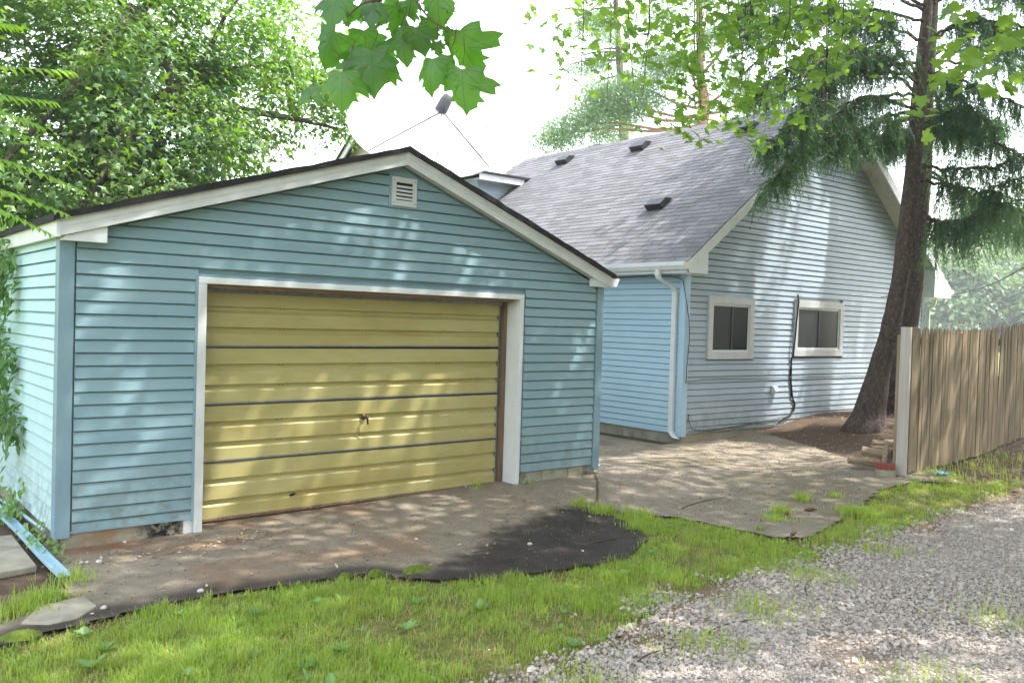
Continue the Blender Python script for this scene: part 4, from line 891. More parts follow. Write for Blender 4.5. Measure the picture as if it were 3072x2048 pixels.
def spray(c, n, r_, fl=.7): return np.array(c)+rng.normal(0,1,(n,3))*np.array([r_,r_,r_*fl])
Pv = np.concatenate([spray(c, 52, .28) for c in SP]+[spray(c, 16, .11) for c in SPs])
rot = frames(len(Pv), (0,-.2,.8), .5, (-.3,-.3,-.9)); scv = rng.uniform(.065,.115,len(Pv))
scatter('crown', MLV, MLF, Pv, rot, scv, m_leafM, mt, 'stuff')
mlme = mesh_np('leaf', MLV*.125, MLF, m_leafM)
for c in SP2:
    P_ = spray(c, 10, .16, .5); rr = frames(len(P_), (0,-.2,.8), .45, (-.5,-.2,-.5))
    for q, r_ in zip(P_, rr): o = link('leaf', mlme, mt, Vector(q)-WL[mt], Matrix(r_.tolist()).to_euler()); o.scale = [random.uniform(.7,1.1)]*3
# upper canopy that shades the drive and lets dapples through
def canopy_ok(P):
    d = (P-np.array(CAM))@np.array([.634,.773,0]); lat = (P-np.array(CAM))@np.array([.773,-.634,0])
    return (P[:,2] > CAM.z+.52*np.maximum(d,0)+.5) | (lat > .68*d+.8) 
cl = []
while len(cl) < 420:
    p = np.array([rng.uniform(0,17.5), rng.uniform(-8.5,2.5), rng.uniform(5.4,10.5)])
    if p[0] > 11.5 and p[1] < -2.0 and rng.random() < .5: continue
    if canopy_ok(p[None])[0] and fbm(p[0], p[1], .55) > .33: cl.append(p)
P = np.repeat(np.array(cl), 64, 0); P = P+rng.normal(0,1,P.shape)*np.array([.75,.75,.3]); P = P[canopy_ok(P)]
scatter('crown', T3V*np.array([1.5,1,1]), T3F, P, frames(len(P), (0,0,1), .35), rng.uniform(.13,.20,len(P)), m_leafC, mt, 'stuff')
# near bough with individually hung leaves
B0 = Vector((.08,-4.76,2.955)); bR = Vector((.773,-.634,.02)); bU = Vector((0,0,1)); bF = Vector((.634,.773,0))
def LP(zx, zy, d=0): return B0+bR*((zx-1290)*.000293*(1+d/3))+bU*(-zy*.000293)+bF*d
bo = MB().tube(bez([LP(1290,-2600,.4), LP(1300,-1200,.1), LP(1250,-500,.05), LP(1050,-60,0), LP(850,60,0)], 6), np.linspace(.02,.003,25), 6)
bo.tube(bez([LP(1250,-500,.05), LP(1500,-250,0), LP(1680,0,0), LP(1760,150,0)], 5), np.linspace(.008,.002,16), 5)
bo.tube(bez([LP(1290,-260,0), LP(1000,40,-.05), LP(760,130,-.05), LP(560,320,-.05)], 5), np.linspace(.007,.0018,16), 5); bo.tube(bez([LP(1290,-260,0), LP(1400,60,-.05), LP(1600,300,-.05), LP(1850,420,-.05)], 5), np.linspace(.006,.0015,16), 5)
bough = bo.build('bough', m_twig, mt, True)
mv, mf = [], []
outl = ML+[(-x, y) for x, y in ML[-2:0:-1]]; n_ = len(outl)
def bigleaf(curl, fold):
    V = [(0,.30,0)]
    for s_ in (.4,.72,1):
        for x, y in outl: V.append((x*s_, .3+(y-.3)*s_, 0))
    V = np.array(V, float); V[:,0] *= np.where(V[:,0] > 0, random.uniform(.82,1.12), random.uniform(.82,1.12)); V[:,1] += V[:,0]*random.uniform(-.12,.12); V[1:,:2] *= (1+rng.normal(0,.022,(len(V)-1,1))); V[:,2] = -curl*(V[:,0]**2)*1.2-curl*.8*np.maximum(V[:,1]-.35,0)**2+fold*np.abs(V[:,0])+.025*np.sin(V[:,0]*17)*np.sin(V[:,1]*13)
    F = [(0,1+i,1+(i+1) % n_) for i in range(n_)]
    for q in (0,1): F += [t_ for i in range(n_) for t_ in ((1+q*n_+i, 1+(q+1)*n_+i, 1+(q+1)*n_+(i+1) % n_), (1+q*n_+i, 1+(q+1)*n_+(i+1) % n_, 1+q*n_+(i+1) % n_))]
    return V, np.array(F)
LV = [(430,380,160,780,0),(760,300,800,690,.06),(885,620,930,1130,-.02),(570,905,560,1330,-.05),(190,1000,20,1215,.02),(1215,400,1270,740,.03),(1390,330,1500,650,.0),(1600,690,1560,1090,.0),(1965,840,2000,1340,-.03),(1890,330,2080,860,.03),(1645,-40,1665,320,-.02),(1700,-60,1760,200,.05),(430,-80,330,250,.04),(530,60,560,240,.08),(1130,30,1190,390,.04),(900,90,880,400,-.03),(760,-90,700,120,.06),(1420,300,1480,520,.05),(1760,590,1790,800,.06),(1630,440,1660,620,.05),(1040,-80,1010,180,.07),(1330,-60,1340,150,.05),(960,640,800,1000,.05),(480,30,430,420,-.04),(1180,240,1330,470,.07),(640,420,700,780,.09),(1000,380,1060,640,.1),(1480,120,1560,420,.08),(1780,250,1700,470,.09),(300,200,260,520,.1),(1220,-60,1100,200,.1),(600,-60,560,160,.1),(860,-100,900,150,.12),(1560,-80,1500,140,.1)]
for k, (bx_, by_, tx_, ty_, d) in enumerate(LV):
    V, F = bigleaf(random.uniform(.2,1.3), random.uniform(-.25,.45)); a = LP(bx_, by_, d); b = LP(tx_, ty_, d); L = (b-a).length
    yv = (b-a).normalized(); yv = (yv+bF*random.uniform(-.5,.5)).normalized(); nz = (-bF*random.uniform(.6,1)+Vector((0,0,1))*random.uniform(.0,.7)+bR*random.uniform(-.7,.7)); nz = (nz-yv*nz.dot(yv)).normalized(); xv = yv.cross(nz)
    me = mesh_np('leaf', V*L*1.02, F, m_leafF, True); o = link('leaf', me, bough, a-WL[bough], Matrix((xv,yv,nz)).transposed().to_euler())
    st = LP(bx_+random.uniform(-60,120), min(by_-200, -40) if by_ < 350 else by_-random.uniform(300,480), d*.5)
    MB().tube([st, st.lerp(a,.5)+bR*.006, a], [.0018,.0014,.0012], 5).build('petiole', m_twig, bough)

# ------------------------------------------------------------------ bright fronds at the left (tree of heaven sapling)
at = thing('tree_of_heaven', (-1.05,-1.9,0), 'bright green sapling with long feather-like fronds left of the garage', 'sapling')
mb_ = MB(); mb_.tube([(-1.05,-1.9,-.05),(-1.04,-1.92,1.5),(-1.02,-1.95,2.4),(-1.0,-1.95,3.4)], [.035,.03,.025,.012], 8)
mb_.build('trunk', m_twig, at, True)
lfme = mesh_np('leaflet', np.array([(0,0,0),(.17,.25,.03),(.12,.6,.02),(0,1,-.08),(-.12,.6,.02),(-.17,.25,.03),(0,.4,-.02)]), np.array([(0,1,6),(1,2,6),(2,3,6),(3,4,6),(4,5,6),(5,0,6)]), m_leafAil)
FR = [((-1.02,-1.9,3.12),(-.69,-1.85,3.17),(-.38,-2.03,3.17)),((-1.02,-1.95,2.98),(-.75,-2.05,2.97),(-.5,-2.2,2.95)),((-1.02,-1.95,2.9),(-.78,-2.15,2.87),(-.58,-2.28,2.80)),((-1.03,-1.95,2.78),(-.74,-2.16,2.77),(-.46,-2.37,2.68)),((-1.03,-1.95,2.62),(-.75,-2.28,2.60),(-.43,-2.53,2.46)),((-1.03,-1.95,2.5),(-.74,-2.05,2.48),(-.44,-2.26,2.36)),((-1.02,-1.95,3.1),(-.9,-2.4,3.2),(-.74,-2.52,3.22)),((-1.03,-1.93,2.4),(-.78,-2.0,2.40),(-.5,-2.15,2.26)),((-1.0,-1.95,3.3),(-1.3,-1.6,3.4),(-1.6,-1.4,3.2)),((-1.0,-1.95,3.35),(-1.3,-2.3,3.4),(-1.5,-2.6,3.2))]
for f_ in FR:
    cv = bez([Vector(p) for p in f_], 9); rc = MB().tube(cv, np.linspace(.004,.0012,len(cv)), 5).build('rachis', m_leafAil, at, True)
    for i in range(3, len(cv)):
        d = (cv[i]-cv[i-1]).normalized(); nz = (Vector((0,0,1))-d*d.z).normalized(); pr = d.cross(nz)
        for sgn in (-1,1):
            yv = (pr*sgn+d*.5+Vector((0,0,-.45))).normalized(); z_ = (nz-yv*nz.dot(yv)).normalized(); xv = yv.cross(z_)
            o = link('leaflet', lfme, rc, cv[i]-WL[rc], Matrix((xv,yv,z_)).transposed().to_euler()); o.scale = [.085*random.uniform(.8,1.15)*(1.1-.35*i/len(cv))]*3

# ------------------------------------------------------------------ vine and weeds on the left wall
def creeper(name, label, cat, pts, n, spread, size, m, base, group=None):
    t = thing(name, base, label, cat, group); cv = bez(pts, 6); MB().tube(cv, .004, 5).build('stem', m_twig, t)
    P = np.array([tuple(cv[int(i)]) for i in rng.integers(0, len(cv), n)])+rng.normal(0,1,(n,3))*np.array(spread)
    scatter('foliage', LFV, LFF, P, frames(n, (-.6,-.3,.6), .5, (-.2,-.3,-.8)), rng.uniform(.6,1.2,n)*size, m, t, 'stuff'); return t
creeper('creeper', 'leafy creeper hanging below the left eave of the garage', 'creeper', [(-.10,2.4,2.45),(-.12,1.9,2.35),(-.12,1.62,2.15),(-.11,1.6,1.85)], 240, (.07,.13,.12), .12, m_vine, (-.12,2.6,0), 'creepers on the left garage wall')
creeper('creeper', 'creeper spray halfway up the left garage wall', 'creeper', [(-.08,2.5,1.7),(-.1,2.0,1.55),(-.11,1.65,1.42),(-.1,1.55,1.28)], 190, (.06,.12,.10), .12, m_vine, (-.1,2.7,0), 'creepers on the left garage wall')
creeper('creeper', 'lowest creeper spray reaching furthest along the left garage wall', 'creeper', [(-.06,2.4,1.1),(-.10,1.9,1.0),(-.11,1.5,.9),(-.1,1.3,.74)], 240, (.06,.13,.13), .12, m_vine, (-.1,2.6,0), 'creepers on the left garage wall')
creeper('shrub', 'shrub in shade at the far end of the left garage wall', 'shrub', [(-.4,3.6,.1),(-.5,3.4,1.0),(-.5,3.2,1.8),(-.5,3.1,2.5)], 700, (.22,.35,.4), .13, m_vine, (-.4,3.6,0))
creeper('shrub', 'light green bush rising over the garage roof beneath the fronds', 'shrub', [(-.45,4.2,2.3),(-.4,3.6,2.75),(-.35,3.1,3.0),(-.3,2.5,2.95)], 700, (.2,.35,.22), .13, m_leafAil, (-.45,4.2,0))

# ------------------------------------------------------------------ pine and hazy conifer behind the roof
pt = thing('pine_tree', (20.3,9.8,0), 'pine with orange bark and rounded needle clumps behind the house roof', 'pine')
mb_ = MB(); mb_.tube(bez([(20.35,9.75,-.2),(20.3,9.8,4),(20.28,9.83,7.07),(20.07,10.03,8.04),(20.12,10.0,8.61),(20.09,10.05,9.23),(20.02,10.13,9.95),(19.96,10.21,12.4)], 4), np.linspace(.34,.08,29), 10)
PC = [(18.03,11.73,8.74),(17.63,12.06,9.03),(18.42,11.42,9.27),(18.83,11.07,8.87),(17.47,12.18,8.51),(18.27,11.52,8.44),(16.84,12.68,7.76),(16.44,12.99,7.54),(17.16,12.42,8.08),(19.22,10.78,9.71),(19.61,10.46,10.14),(18.89,11.05,10.12),(21.22,9.11,8.96),(21.63,8.77,8.67),(20.82,9.46,9.47),(22.02,8.46,9.10),(20,10.2,12.2),(19,10.9,11.4),(21,9.3,11.5),(20.3,9.9,10.9)]
for c in PC[::2]:
    a = Vector((20.07,10.03,min(8.0+abs(c[2]-8)*.5, 11))); b = Vector(c); mb_.tube([a, a.lerp(b,.35)+Vector((0,0,-.1)), a.lerp(b,.7)+Vector((random.gauss(0,.15),random.gauss(0,.15),.05)), b], [.055,.045,.03,.012], 6)
mb_.build('trunk', m_pinebark, pt, True)
P = np.concatenate([np.array(c)+rng.normal(0,1,(1500,3))*np.array([.40,.40,.24]) for c in PC]); n = len(P); D = norm(rng.normal(0,1,(n,3))+np.array([0,0,.5])); nv = norm(np.cross(D, rng.normal(0,1,(n,3)))); S = rng.uniform(.10,.18,n)
scatter('needles', NEV, NEF, P, np.stack([np.cross(D,nv), D, nv], -1), np.stack([S*.22,S,S], -1), m_pine, pt, 'stuff')
ct = thing('larch_tree', (22.8,15.6,0), 'pale hazy conifer with drooping twigs beyond the pine', 'conifer')
mb_ = MB(); mb_.tube([(22.8,15.6,-.2),(22.7,15.7,8),(22.3,16.1,14),(22.1,16.2,17)], [.3,.2,.1,.03], 8); NPp = []
for k in range(26):
    z0 = random.uniform(7,16); a = random.uniform(1.2,4.2); l_ = random.uniform(1.2,2.4); b0 = Vector((22.7-.06*(z0-8),15.7+.06*(z0-8),z0)); d = Vector((math.cos(a),math.sin(a),-.15)); b1 = b0+d*l_; mb_.tube([b0, b0.lerp(b1,.5)+Vector((0,0,.12)), b1], [.04,.03,.01], 5)
    for q in range(9):
        c = b0.lerp(b1, .25+.75*q/9); NPp.append(np.array(c)+rng.normal(0,1,(70,3))*np.array([.13,.13,.06])-np.array([0,0,1])*rng.random((70,1))*.55)
mb_.build('trunk', m_bark2, ct, True)
P = np.concatenate(NPp); n = len(P); D = norm(rng.normal(0,.6,(n,3))+np.array([0,0,-1])); nv = norm(np.cross(D, rng.normal(0,1,(n,3)))); S = rng.uniform(.08,.15,n)
scatter('needles', NEV, NEF, P, np.stack([np.cross(D,nv), D, nv], -1), np.stack([S*.3,S,S], -1), m_pine, ct, 'stuff')

# ------------------------------------------------------------------ woods beyond the fence
WT = [((46,13.5,0),(2.9,2.9,2.6),3.3,'rounded pale green tree just right of the house corner'),((50,12.5,0),(3.6,3.2,3.0),3.8,'broad yellow-green tree above the middle of the fence'),((52,9.5,0),(3.6,3.2,3.2),4.2,'tall leafy tree with bare branch above the fence end'),((47,8.0,0),(3,3,2.6),3.2,'low bushy tree behind the pipe rail'),((60,20,0),(4,4,4),5,'hazy tree crown between house eave and spruce boughs'),((70,20,0),(6,6,5.5),8,'tallest hazy tree far beyond the fence'),((66,15,0),(5,5,5),7,'far blurred tree behind the drooping spruce boughs'),((58,6,0),(5,4,4),5,'far tree at the open end of the road')]
KW = 2.1
for b, r_, hc, lab in WT:
    b = (CAM.x+(b[0]-CAM.x)*KW, CAM.y+(b[1]-CAM.y)*KW, 0); r_ = tuple(q*KW for q in r_); hc = CAM.z+(hc-CAM.z)*KW
    broadleaf('woodland_tree', lab, b, hc*1.6, .3, (0,0,0), (b[0],b[1],hc), r_, 110, 120, .6, m_far, m_bark2, SLV, SLF, 1.2, 'woodland trees beyond the fence', limbn=3)
hz_t = [((30,30,0),8,'hazy wood edge tree behind the big maple'),((10,34,0),8,'dim tree filling the gap below the maple crown'),((-6,24,0),7,'dim tree beyond the left garage corner')]
for b, hc, lab in hz_t[1:]:
    broadleaf('woodland_tree', lab, b, hc*1.5, .35, (0,0,0), (b[0],b[1],hc*.55), (6,5,3.6), 90, 150, .3, m_leafA, m_bark2, SLV, SLF, .9, 'woodland trees behind the garage', limbn=3)
# ------------------------------------------------------------------ overhead wires
def wire(pts, r_, lab): return single(MB().tube(bez(pts, 6), r_, 5).build('utility_wire', m_cable), lab, 'wire', None)
wire([(16.5,3.6,3.75),(18.5,2.15,3.86),(19.56,1.28,4.01),(24,-3,4.9)], .010, 'thin wire crossing the sky gap right of the house roof')
wire([(17.9,1.35,2.72),(14.2,-1.0,2.74),(11.2,-3.0,3.05),(8.5,-4.9,3.6)], .009, 'wire rising from the house eave past the fence end')

# ------------------------------------------------------------------ things lying about
def placed(o, label, cat, group=None): return props(o, label, cat, group)
# blue flashing strip
fl_ = thing('metal_flashing', (-.12,.3,0), 'bent pale blue metal flashing strip lying beside the left wall', 'flashing')
a, b = Vector((-.14,1.9,.03)), Vector((-.12,-.84,.02)); dl = (b-a).normalized(); sx = Vector((dl.y,-dl.x,0)).normalized()
cs = [(-.055,.0),(-.055,.022),(-.048,.022),(-.048,.006),(.02,.006),(.02,.03),(.028,.03),(.028,.0)]; s = MB(); ns = 12
for k in range(ns+1):
    p = a.lerp(b, k/ns)+sx*.004*math.sin(k*.8); 
    for q, h_ in cs: s.v.append(p+sx*q+Vector((0,0,h_)))
m_ = len(cs)
for k in range(ns):
    for q in range(m_): s.f.append((k*m_+q, k*m_+(q+1) % m_, k*m_+m_+(q+1) % m_, k*m_+m_+q))
s.f += [tuple(range(m_))[::-1], tuple(ns*m_+q for q in range(m_))]
s.build('strip', m_flash, fl_)
# pale hose/strip lying by the wall
single(MB().tube(bez([(-.3,2.6,.05),(-.12,2.0,.09),(-.06,1.3,.10),(-.03,.7,.10),(-.015,.3,.10)], 5), .012, 6).build('wall_tube', m_flash), 'pale tube lying along the foot of the left garage wall', 'tube')
# paver
def rough_slab(pts, z0, z1): return MB().prism([(x, y, z0) for x, y in pts], (0,0,z1-z0))
single(rough_slab([(-.51,-1.63),(-.36,-1.36),(-.09,-1.30),(-.07,-1.55),(-.22,-1.72),(-.38,-1.74)], -.03, .010).build('paver', m_conc_f, bevel=.01), 'broken concrete paver at the grass edge by the flashing end', 'paver')
single(rough_slab([(-.46,-.5),(-.2,-.45),(-.18,.6),(-.48,.6)], -.03, .022).build('paver', m_conc_f, bevel=.01), 'long concrete paver left of the flashing strip', 'paver')
# bricks and blocks
bk = thing('brick', (8.72,-2.08,.1), 'red cored brick on the pale block by the fence post', 'brick')
gz = Hf(8.7,-2.08)
def cored(x0, y0, z0, L, W_, Ht, m, parent, ang_=0):
    s = MB(); n = 10; ob = [(-L/2,-W_/2),(L/2,-W_/2),(L/2,W_/2),(-L/2,W_/2)]
    s.box((-L/2,-W_/2,0),(L/2,W_/2,Ht-.006)); 
    rr = .017; ys_ = (-W_/2, -rr*1.0, rr*1.0, W_/2)
    xs_ = [-L/2,-.085,-.045,-.02,.02,.045,.085,L/2]
    for i in range(7):
        for j in range(3):
            if j == 1 and i in (1,3,5): continue
            s.box((xs_[i],ys_[j],Ht-.0055),(xs_[i+1],ys_[j+1],Ht))
    me = bpy.data.meshes.new('body'); me.from_pydata([tuple(p) for p in s.v], [], s.f); me.materials.append(m); me.update(); return link('body', me, parent, Vector((x0,y0,z0))-WL[parent], (0,0,ang_))
cored(8.70,-2.10,gz+.075,.2,.1,.07,m_brick,bk,-.85)
s = MB().box((-.11,-.055,0),(.11,.055,.075)); me = bpy.data.meshes.new('concrete_brick'); me.from_pydata([tuple(p) for p in s.v], [], s.f); me.materials.append(m_block); me.update()
placed(link('concrete_brick', me, None, (8.68,-2.11,gz-.003), (0,0,-.95)), 'pale concrete brick under the red brick', 'brick')
placed(link('concrete_brick', me, None, (8.87,-2.06,gz-.003), (0,0,-.6)), 'mossy concrete brick between the red brick and the fence post', 'brick')
# firewood
lab = ['split log leaning over the tarp beside the red brick','split log lowest in the woodpile','split log on top of the low pile','split log furthest back near the spruce','weathered split log behind the fence post','short split log end at the pile foot','flat board lying before the woodpile','split log wedged against the post','pale split log above the tarp','thin split log across the pile']
LG = [((8.9,-1.96,.14),(9.42,-1.74,.40),.03)]
for k in range(9):
    xx = 9.0+.27*k; zz = (.10+.045*k, .13+.055*k)[k % 2]
    LG.append(((xx+.02*(k % 2),-1.86+.04*(k % 3),Hf(xx,-1.8)+zz*.6+.03),(xx-.24+.12*(k % 3),-1.58+.04*k,Hf(xx,-1.5)+zz*.6+.04+.03*(k % 2)),.07+.014*(k % 3)))
lab = ['thin split log leaning over the tarp beside the red brick']+['split log at the foot of the pile beside the red brick','split log second from the foot of the pile','split log third along the woodpile behind the post','split log fourth along the woodpile behind the post','split log in the middle of the woodpile','split log sixth along the woodpile behind the post','split log seventh along the woodpile behind the post','split log next to last along the woodpile','split log at the high end of the woodpile']
for (p0, p1, r_), l_ in zip(LG, lab):
    p0, p1 = Vector(p0), Vector(p1); d = (p1-p0).normalized(); sdv = d.cross(Vector((0,0,1))).normalized(); upv = sdv.cross(d)
    gmin = max(Hf(p0.x,p0.y), Hf(p1.x,p1.y))
    pr = [sdv*r_*1.1*math.cos(a)*random.uniform(.8,1.1)+upv*r_*.8*math.sin(a)*random.uniform(.7,1.1) for a in (.3,1.2,2.2,3.0,4.0,5.3)]
    lo = min(q.z for q in pr)
    single(MB().prism([p0+q for q in pr], p1-p0).build('split_log', m_logw, bevel=.008), l_, 'log', 'split logs by the fence')
s = MB(); n = 9
for i in range(n):
    for j in range(n): s.v.append((9.06+.2*i/n, -2.08+.16*j/n, Hf(9.1,-1.95)+.01+.15*math.exp(-((i-4.5)**2+(j-4.5)**2)/9)+random.uniform(-.03,.03)))
s.f = [(i*n+j,(i+1)*n+j,(i+1)*n+j+1,i*n+j+1) for i in range(n-1) for j in range(n-1)]; tp_ = s.build('tarp', m_tarp); props(tp_, 'crumpled bright blue tarp beneath the split logs', 'tarp'); sm_ = tp_.modifiers.new('s','SOLIDIFY'); sm_.thickness = .004
s = MB()
for i in range(5):
    for j in range(4): s.v.append((9.2+.3*i/5, -2.55+.14*j/4, Hf(9.4,-2.5)+.012+random.uniform(0,.03)))
s.f = [(i*4+j,(i+1)*4+j,(i+1)*4+j+1,i*4+j+1) for i in range(4) for j in range(3)]; t2_ = s.build('tarp', m_tarp); props(t2_, 'flattened blue tarp scrap under the fence pickets', 'tarp'); t2_.modifiers.new('s','SOLIDIFY').thickness = .004
# cones, stones, twigs
def rock(nm, p, r_, m, lab_, cat, sq=.6, grp=None):
    s = MB(); nl_, nk = 5, 8
    for i in range(nl_+1):
        for k in range(nk): th = math.pi*i/nl_; a = 2*math.pi*k/nk; j = random.uniform(.85,1.12); s.v.append((p[0]+r_*j*math.sin(th)*math.cos(a), p[1]+r_*j*math.sin(th)*math.sin(a), p[2]+r_*sq*.8+r_*sq*j*math.cos(th)))
    for i in range(nl_):
        for k in range(nk): s.f.append((i*nk+k, i*nk+(k+1) % nk, (i+1)*nk+(k+1) % nk, (i+1)*nk+k))
    return single(s.build(nm, m, None, True), lab_, cat, grp)
for (x_, y_, l_) in ((.12,-.51,'pale pebble in the little heap before the garage corner'),(.19,-.55,'whitest round pebble beside the little heap'),(.08,-.5,'grey pebble at the left of the little heap'),(.5,-.06,'tan pebble against the garage foundation'),(2.5,-1.24,'flat grey pebble alone on the open slab'),(3.21,-1.88,'white pebble on the dark stain'),(-.05,-1.62,'white stone at the paver corner'),(.55,-1.62,'small stone at the dark slab edge')):
    rock('pebble', (x_,y_,Hf(x_,y_)), random.uniform(.016,.028), m_peb, l_, 'pebble', .6, 'pebbles on the driveway')
def cone(x_, y_, a, l_):
    t = MB(); d = Vector((math.cos(a),math.sin(a),.05)); b = Vector((x_,y_,Hf(x_,y_)+.018)); n = 9
    for k in range(n):
        f = k/(n-1); r_ = .02*math.sin(math.pi*(.15+.8*f))**.8; q = b+d*(.12*f); t.tube([q-d*.012, q+d*.004], [r_*.75, r_], 9)
    return single(t.build('pine_cone', m_cone), l_, 'pine cone', 'cones on the slab edge')
cone(6.1,-2.42,.4,'brown cone by the weeds, left of the pair'); cone(6.5,-2.40,-.5,'brown cone leaning toward the clump of weeds'); cone(5.42,-2.93,.2,'brown cone at the dark edge of the lower slab')
def twig(x_, y_, a, L, l_):
    pts = []
    for k in range(6): f = k/5; xx = x_+math.cos(a)*L*(f-.5)-math.sin(a)*.05*math.sin(f*3); yy = y_+math.sin(a)*L*(f-.5)+math.cos(a)*.05*math.sin(f*3); pts.append((xx,yy,Hf(xx,yy)+.008))
    return single(MB().tube(pts, [.005,.005,.0045,.004,.003,.002], 5).build('twig', m_twig), l_, 'twig', 'twigs on the ground')
twig(2.9,-1.9,-.3,.5,'thin curved twig along the edge of the dark stain'); twig(4.0,-2.2,-.2,.7,'long pale twig lying on the dark stain'); twig(5.9,-1.6,.1,.9,'straight twig on the right-hand slab'); twig(3.0,-4.1,-.1,.5,'dark stick on the gravel near the grass'); twig(4.2,-3.9,.4,.55,'forked stick on the gravel verge'); twig(2.2,-4.15,.1,.4,'short stick at the gravel edge')
# moss mounds
def moss(x_, y_, rx, ry, l_):
    s = MB(); n, k_ = 5, 16
    for i in range(n+1):
        for k in range(k_): f = i/n; a = 2*math.pi*k/k_; j = 1+.18*math.sin(3*a+x_)+random.uniform(-.06,.06); s.v.append((x_+rx*f*j*math.cos(a), y_+ry*f*j*math.sin(a), Hf(x_,y_)+.045*(1-f*f)-.004+random.uniform(-.004,.004)))
    for i in range(n):
        for k in range(k_): s.f.append((i*k_+k, (i+1)*k_+k, (i+1)*k_+(k+1) % k_, i*k_+(k+1) % k_))
    return single(s.build('moss', m_moss, None, True), l_, 'moss', 'moss cushions')
moss(2.02,-1.98,.14,.07,'largest yellow-green moss cushion at the slab edge'); moss(1.72,-1.90,.07,.035,'small moss cushion between slab and grass'); moss(1.5,-1.85,.06,.03,'flat moss cushion on the dark slab rim'); moss(-.55,-1.86,.12,.06,'moss patch beside the broken paver')

# ------------------------------------------------------------------ grass, weeds, litter, gravel
def sample(poly, n, x0, x1, y0, y1, dens=None):
    out = []
    tot = 0
    while tot < n:
        x_ = rng.uniform(x0,x1,n*2); y_ = rng.uniform(y0,y1,n*2); k = inpoly(x_, y_, poly)
        if dens is not None: k &= rng.random(len(x_)) < dens(x_, y_)
        out.append(np.stack([x_[k], y_[k]], 1)); tot += k.sum()
    return np.concatenate(out)[:n]
def tuft_fn(x_, y_): return np.clip(.36+2.6*(fbm(x_, y_, 2.0)-.40), .03, 1)
def gdens(x_, y_):
    inb = np.where(inpoly(x_, y_, GRAVEL), -1, 1)*dist_poly(x_, y_, GB, False)
    return tuft_fn(x_, y_)*np.clip(1.3-.09*np.hypot(x_+1.5,y_+7.3), .3, 1)*ss(-.18,.32,inb+(fbm(x_,y_,1.9)-.5)*.9)
GR2 = GT+[(x, y-.35) for x, y in GB[::-1]]
TC = sample(GR2, 6500, -3.5, 10.5, -4.8, -1.3, gdens)
kk = rng.integers(8, 26, len(TC)); G = np.repeat(TC, kk, 0); hfac = np.repeat(rng.gamma(5,.19,len(TC)).clip(.4,2.0), kk); G = G+rng.normal(0,1,G.shape)*np.repeat(rng.uniform(.012,.04,len(TC)), kk)[:,None]
GS = sample(GR2, 52000, -3.5, 10.5, -4.8, -1.3, gdens)
GDd = sample(GR2, 16000, -3.5, 10.5, -4.8, -1.3, lambda x_, y_: np.clip(1-gdens(x_, y_), .1, 1))
def blades(G, name, h0, h1, wd, m, lab_, hf=1, lean=(.1,.75)):
    n = len(G); z_ = H(G[:,0], G[:,1])-.03; a = rng.uniform(0, 2*np.pi, n); hh = rng.uniform(h0, h1, n)*(.55+.9*fbm(G[:,0], G[:,1], 3.1))*hf; ln = rng.uniform(*lean,n)*hh
    d = np.stack([np.cos(a), np.sin(a)], 1); p = np.stack([-d[:,1], d[:,0]], 1); ww = wd*rng.uniform(.7,1.3,n)
    b = np.concatenate([G, z_[:,None]], 1)
    def pt(f, s, lf, up_): return b+np.concatenate([d*(ln*lf)[:,None]+p*(ww*s)[:,None], (hh*up_)[:,None]], 1)
    V = np.stack([pt(0,-.5,0,0), pt(0,.5,0,0), pt(0,.42,.25,.55), pt(0,-.42,.25,.55), pt(0,0,1,.92)], 1).reshape(-1, 3)
    o = np.arange(n)*5; F = np.concatenate([np.stack([o,o+1,o+2],1), np.stack([o,o+2,o+3],1), np.stack([o+3,o+2,o+4],1)])
    return props(link(name, mesh_np(name, V, F, m)), lab_, 'grass', kind='stuff')
blades(G, 'grass', .030, .060, .0042, m_grass, 'bright green lawn tufts between driveway and gravel', hfac)
blades(GS, 'grass_sward', .02, .05, .0044, m_grass, 'short dense sward beneath the lawn tufts', 1, (.5,1.4))
blades(GDd, 'dead_grass', .02, .05, .004, m_straw, 'dry straw coloured stems among the lawn', 1, (1.2,2.6))
G2 = np.concatenate([np.array(c)+rng.normal(0,1,(n_k,2))*s_ for c, n_k, s_ in [((4.58,-1.05),160,.05),((4.6,-1.35),420,.07),((4.75,-1.65),300,.09),((4.45,-1.95),160,.07),((6.2,-2.30),260,.06),((6.85,-2.72),300,.09),((7.0,-2.05),160,.05),((5.9,-2.45),200,.07),((7.4,-2.2),90,.04),((4.15,.1),40,.03),((2.6,-4.2),200,.12),((3.4,-4.0),240,.16),((1.6,-4.2),220,.14),((4.4,-3.8),200,.14),((5.6,-3.7),120,.12),((3.2,-5.2),160,.15),((4.6,-5.1),200,.2),((9.3,-2.6),400,.25),((10.4,-2.55),260,.3),((11.6,-2.5),220,.35),((-.3,-1.2),300,.1),((-.45,-1.35),260,.1),((-.05,-.9),120,.07)]])
blades(G2, 'weed_grass', .06, .15, .006, m_grass, 'scattered grass tufts in slab cracks and gravel')
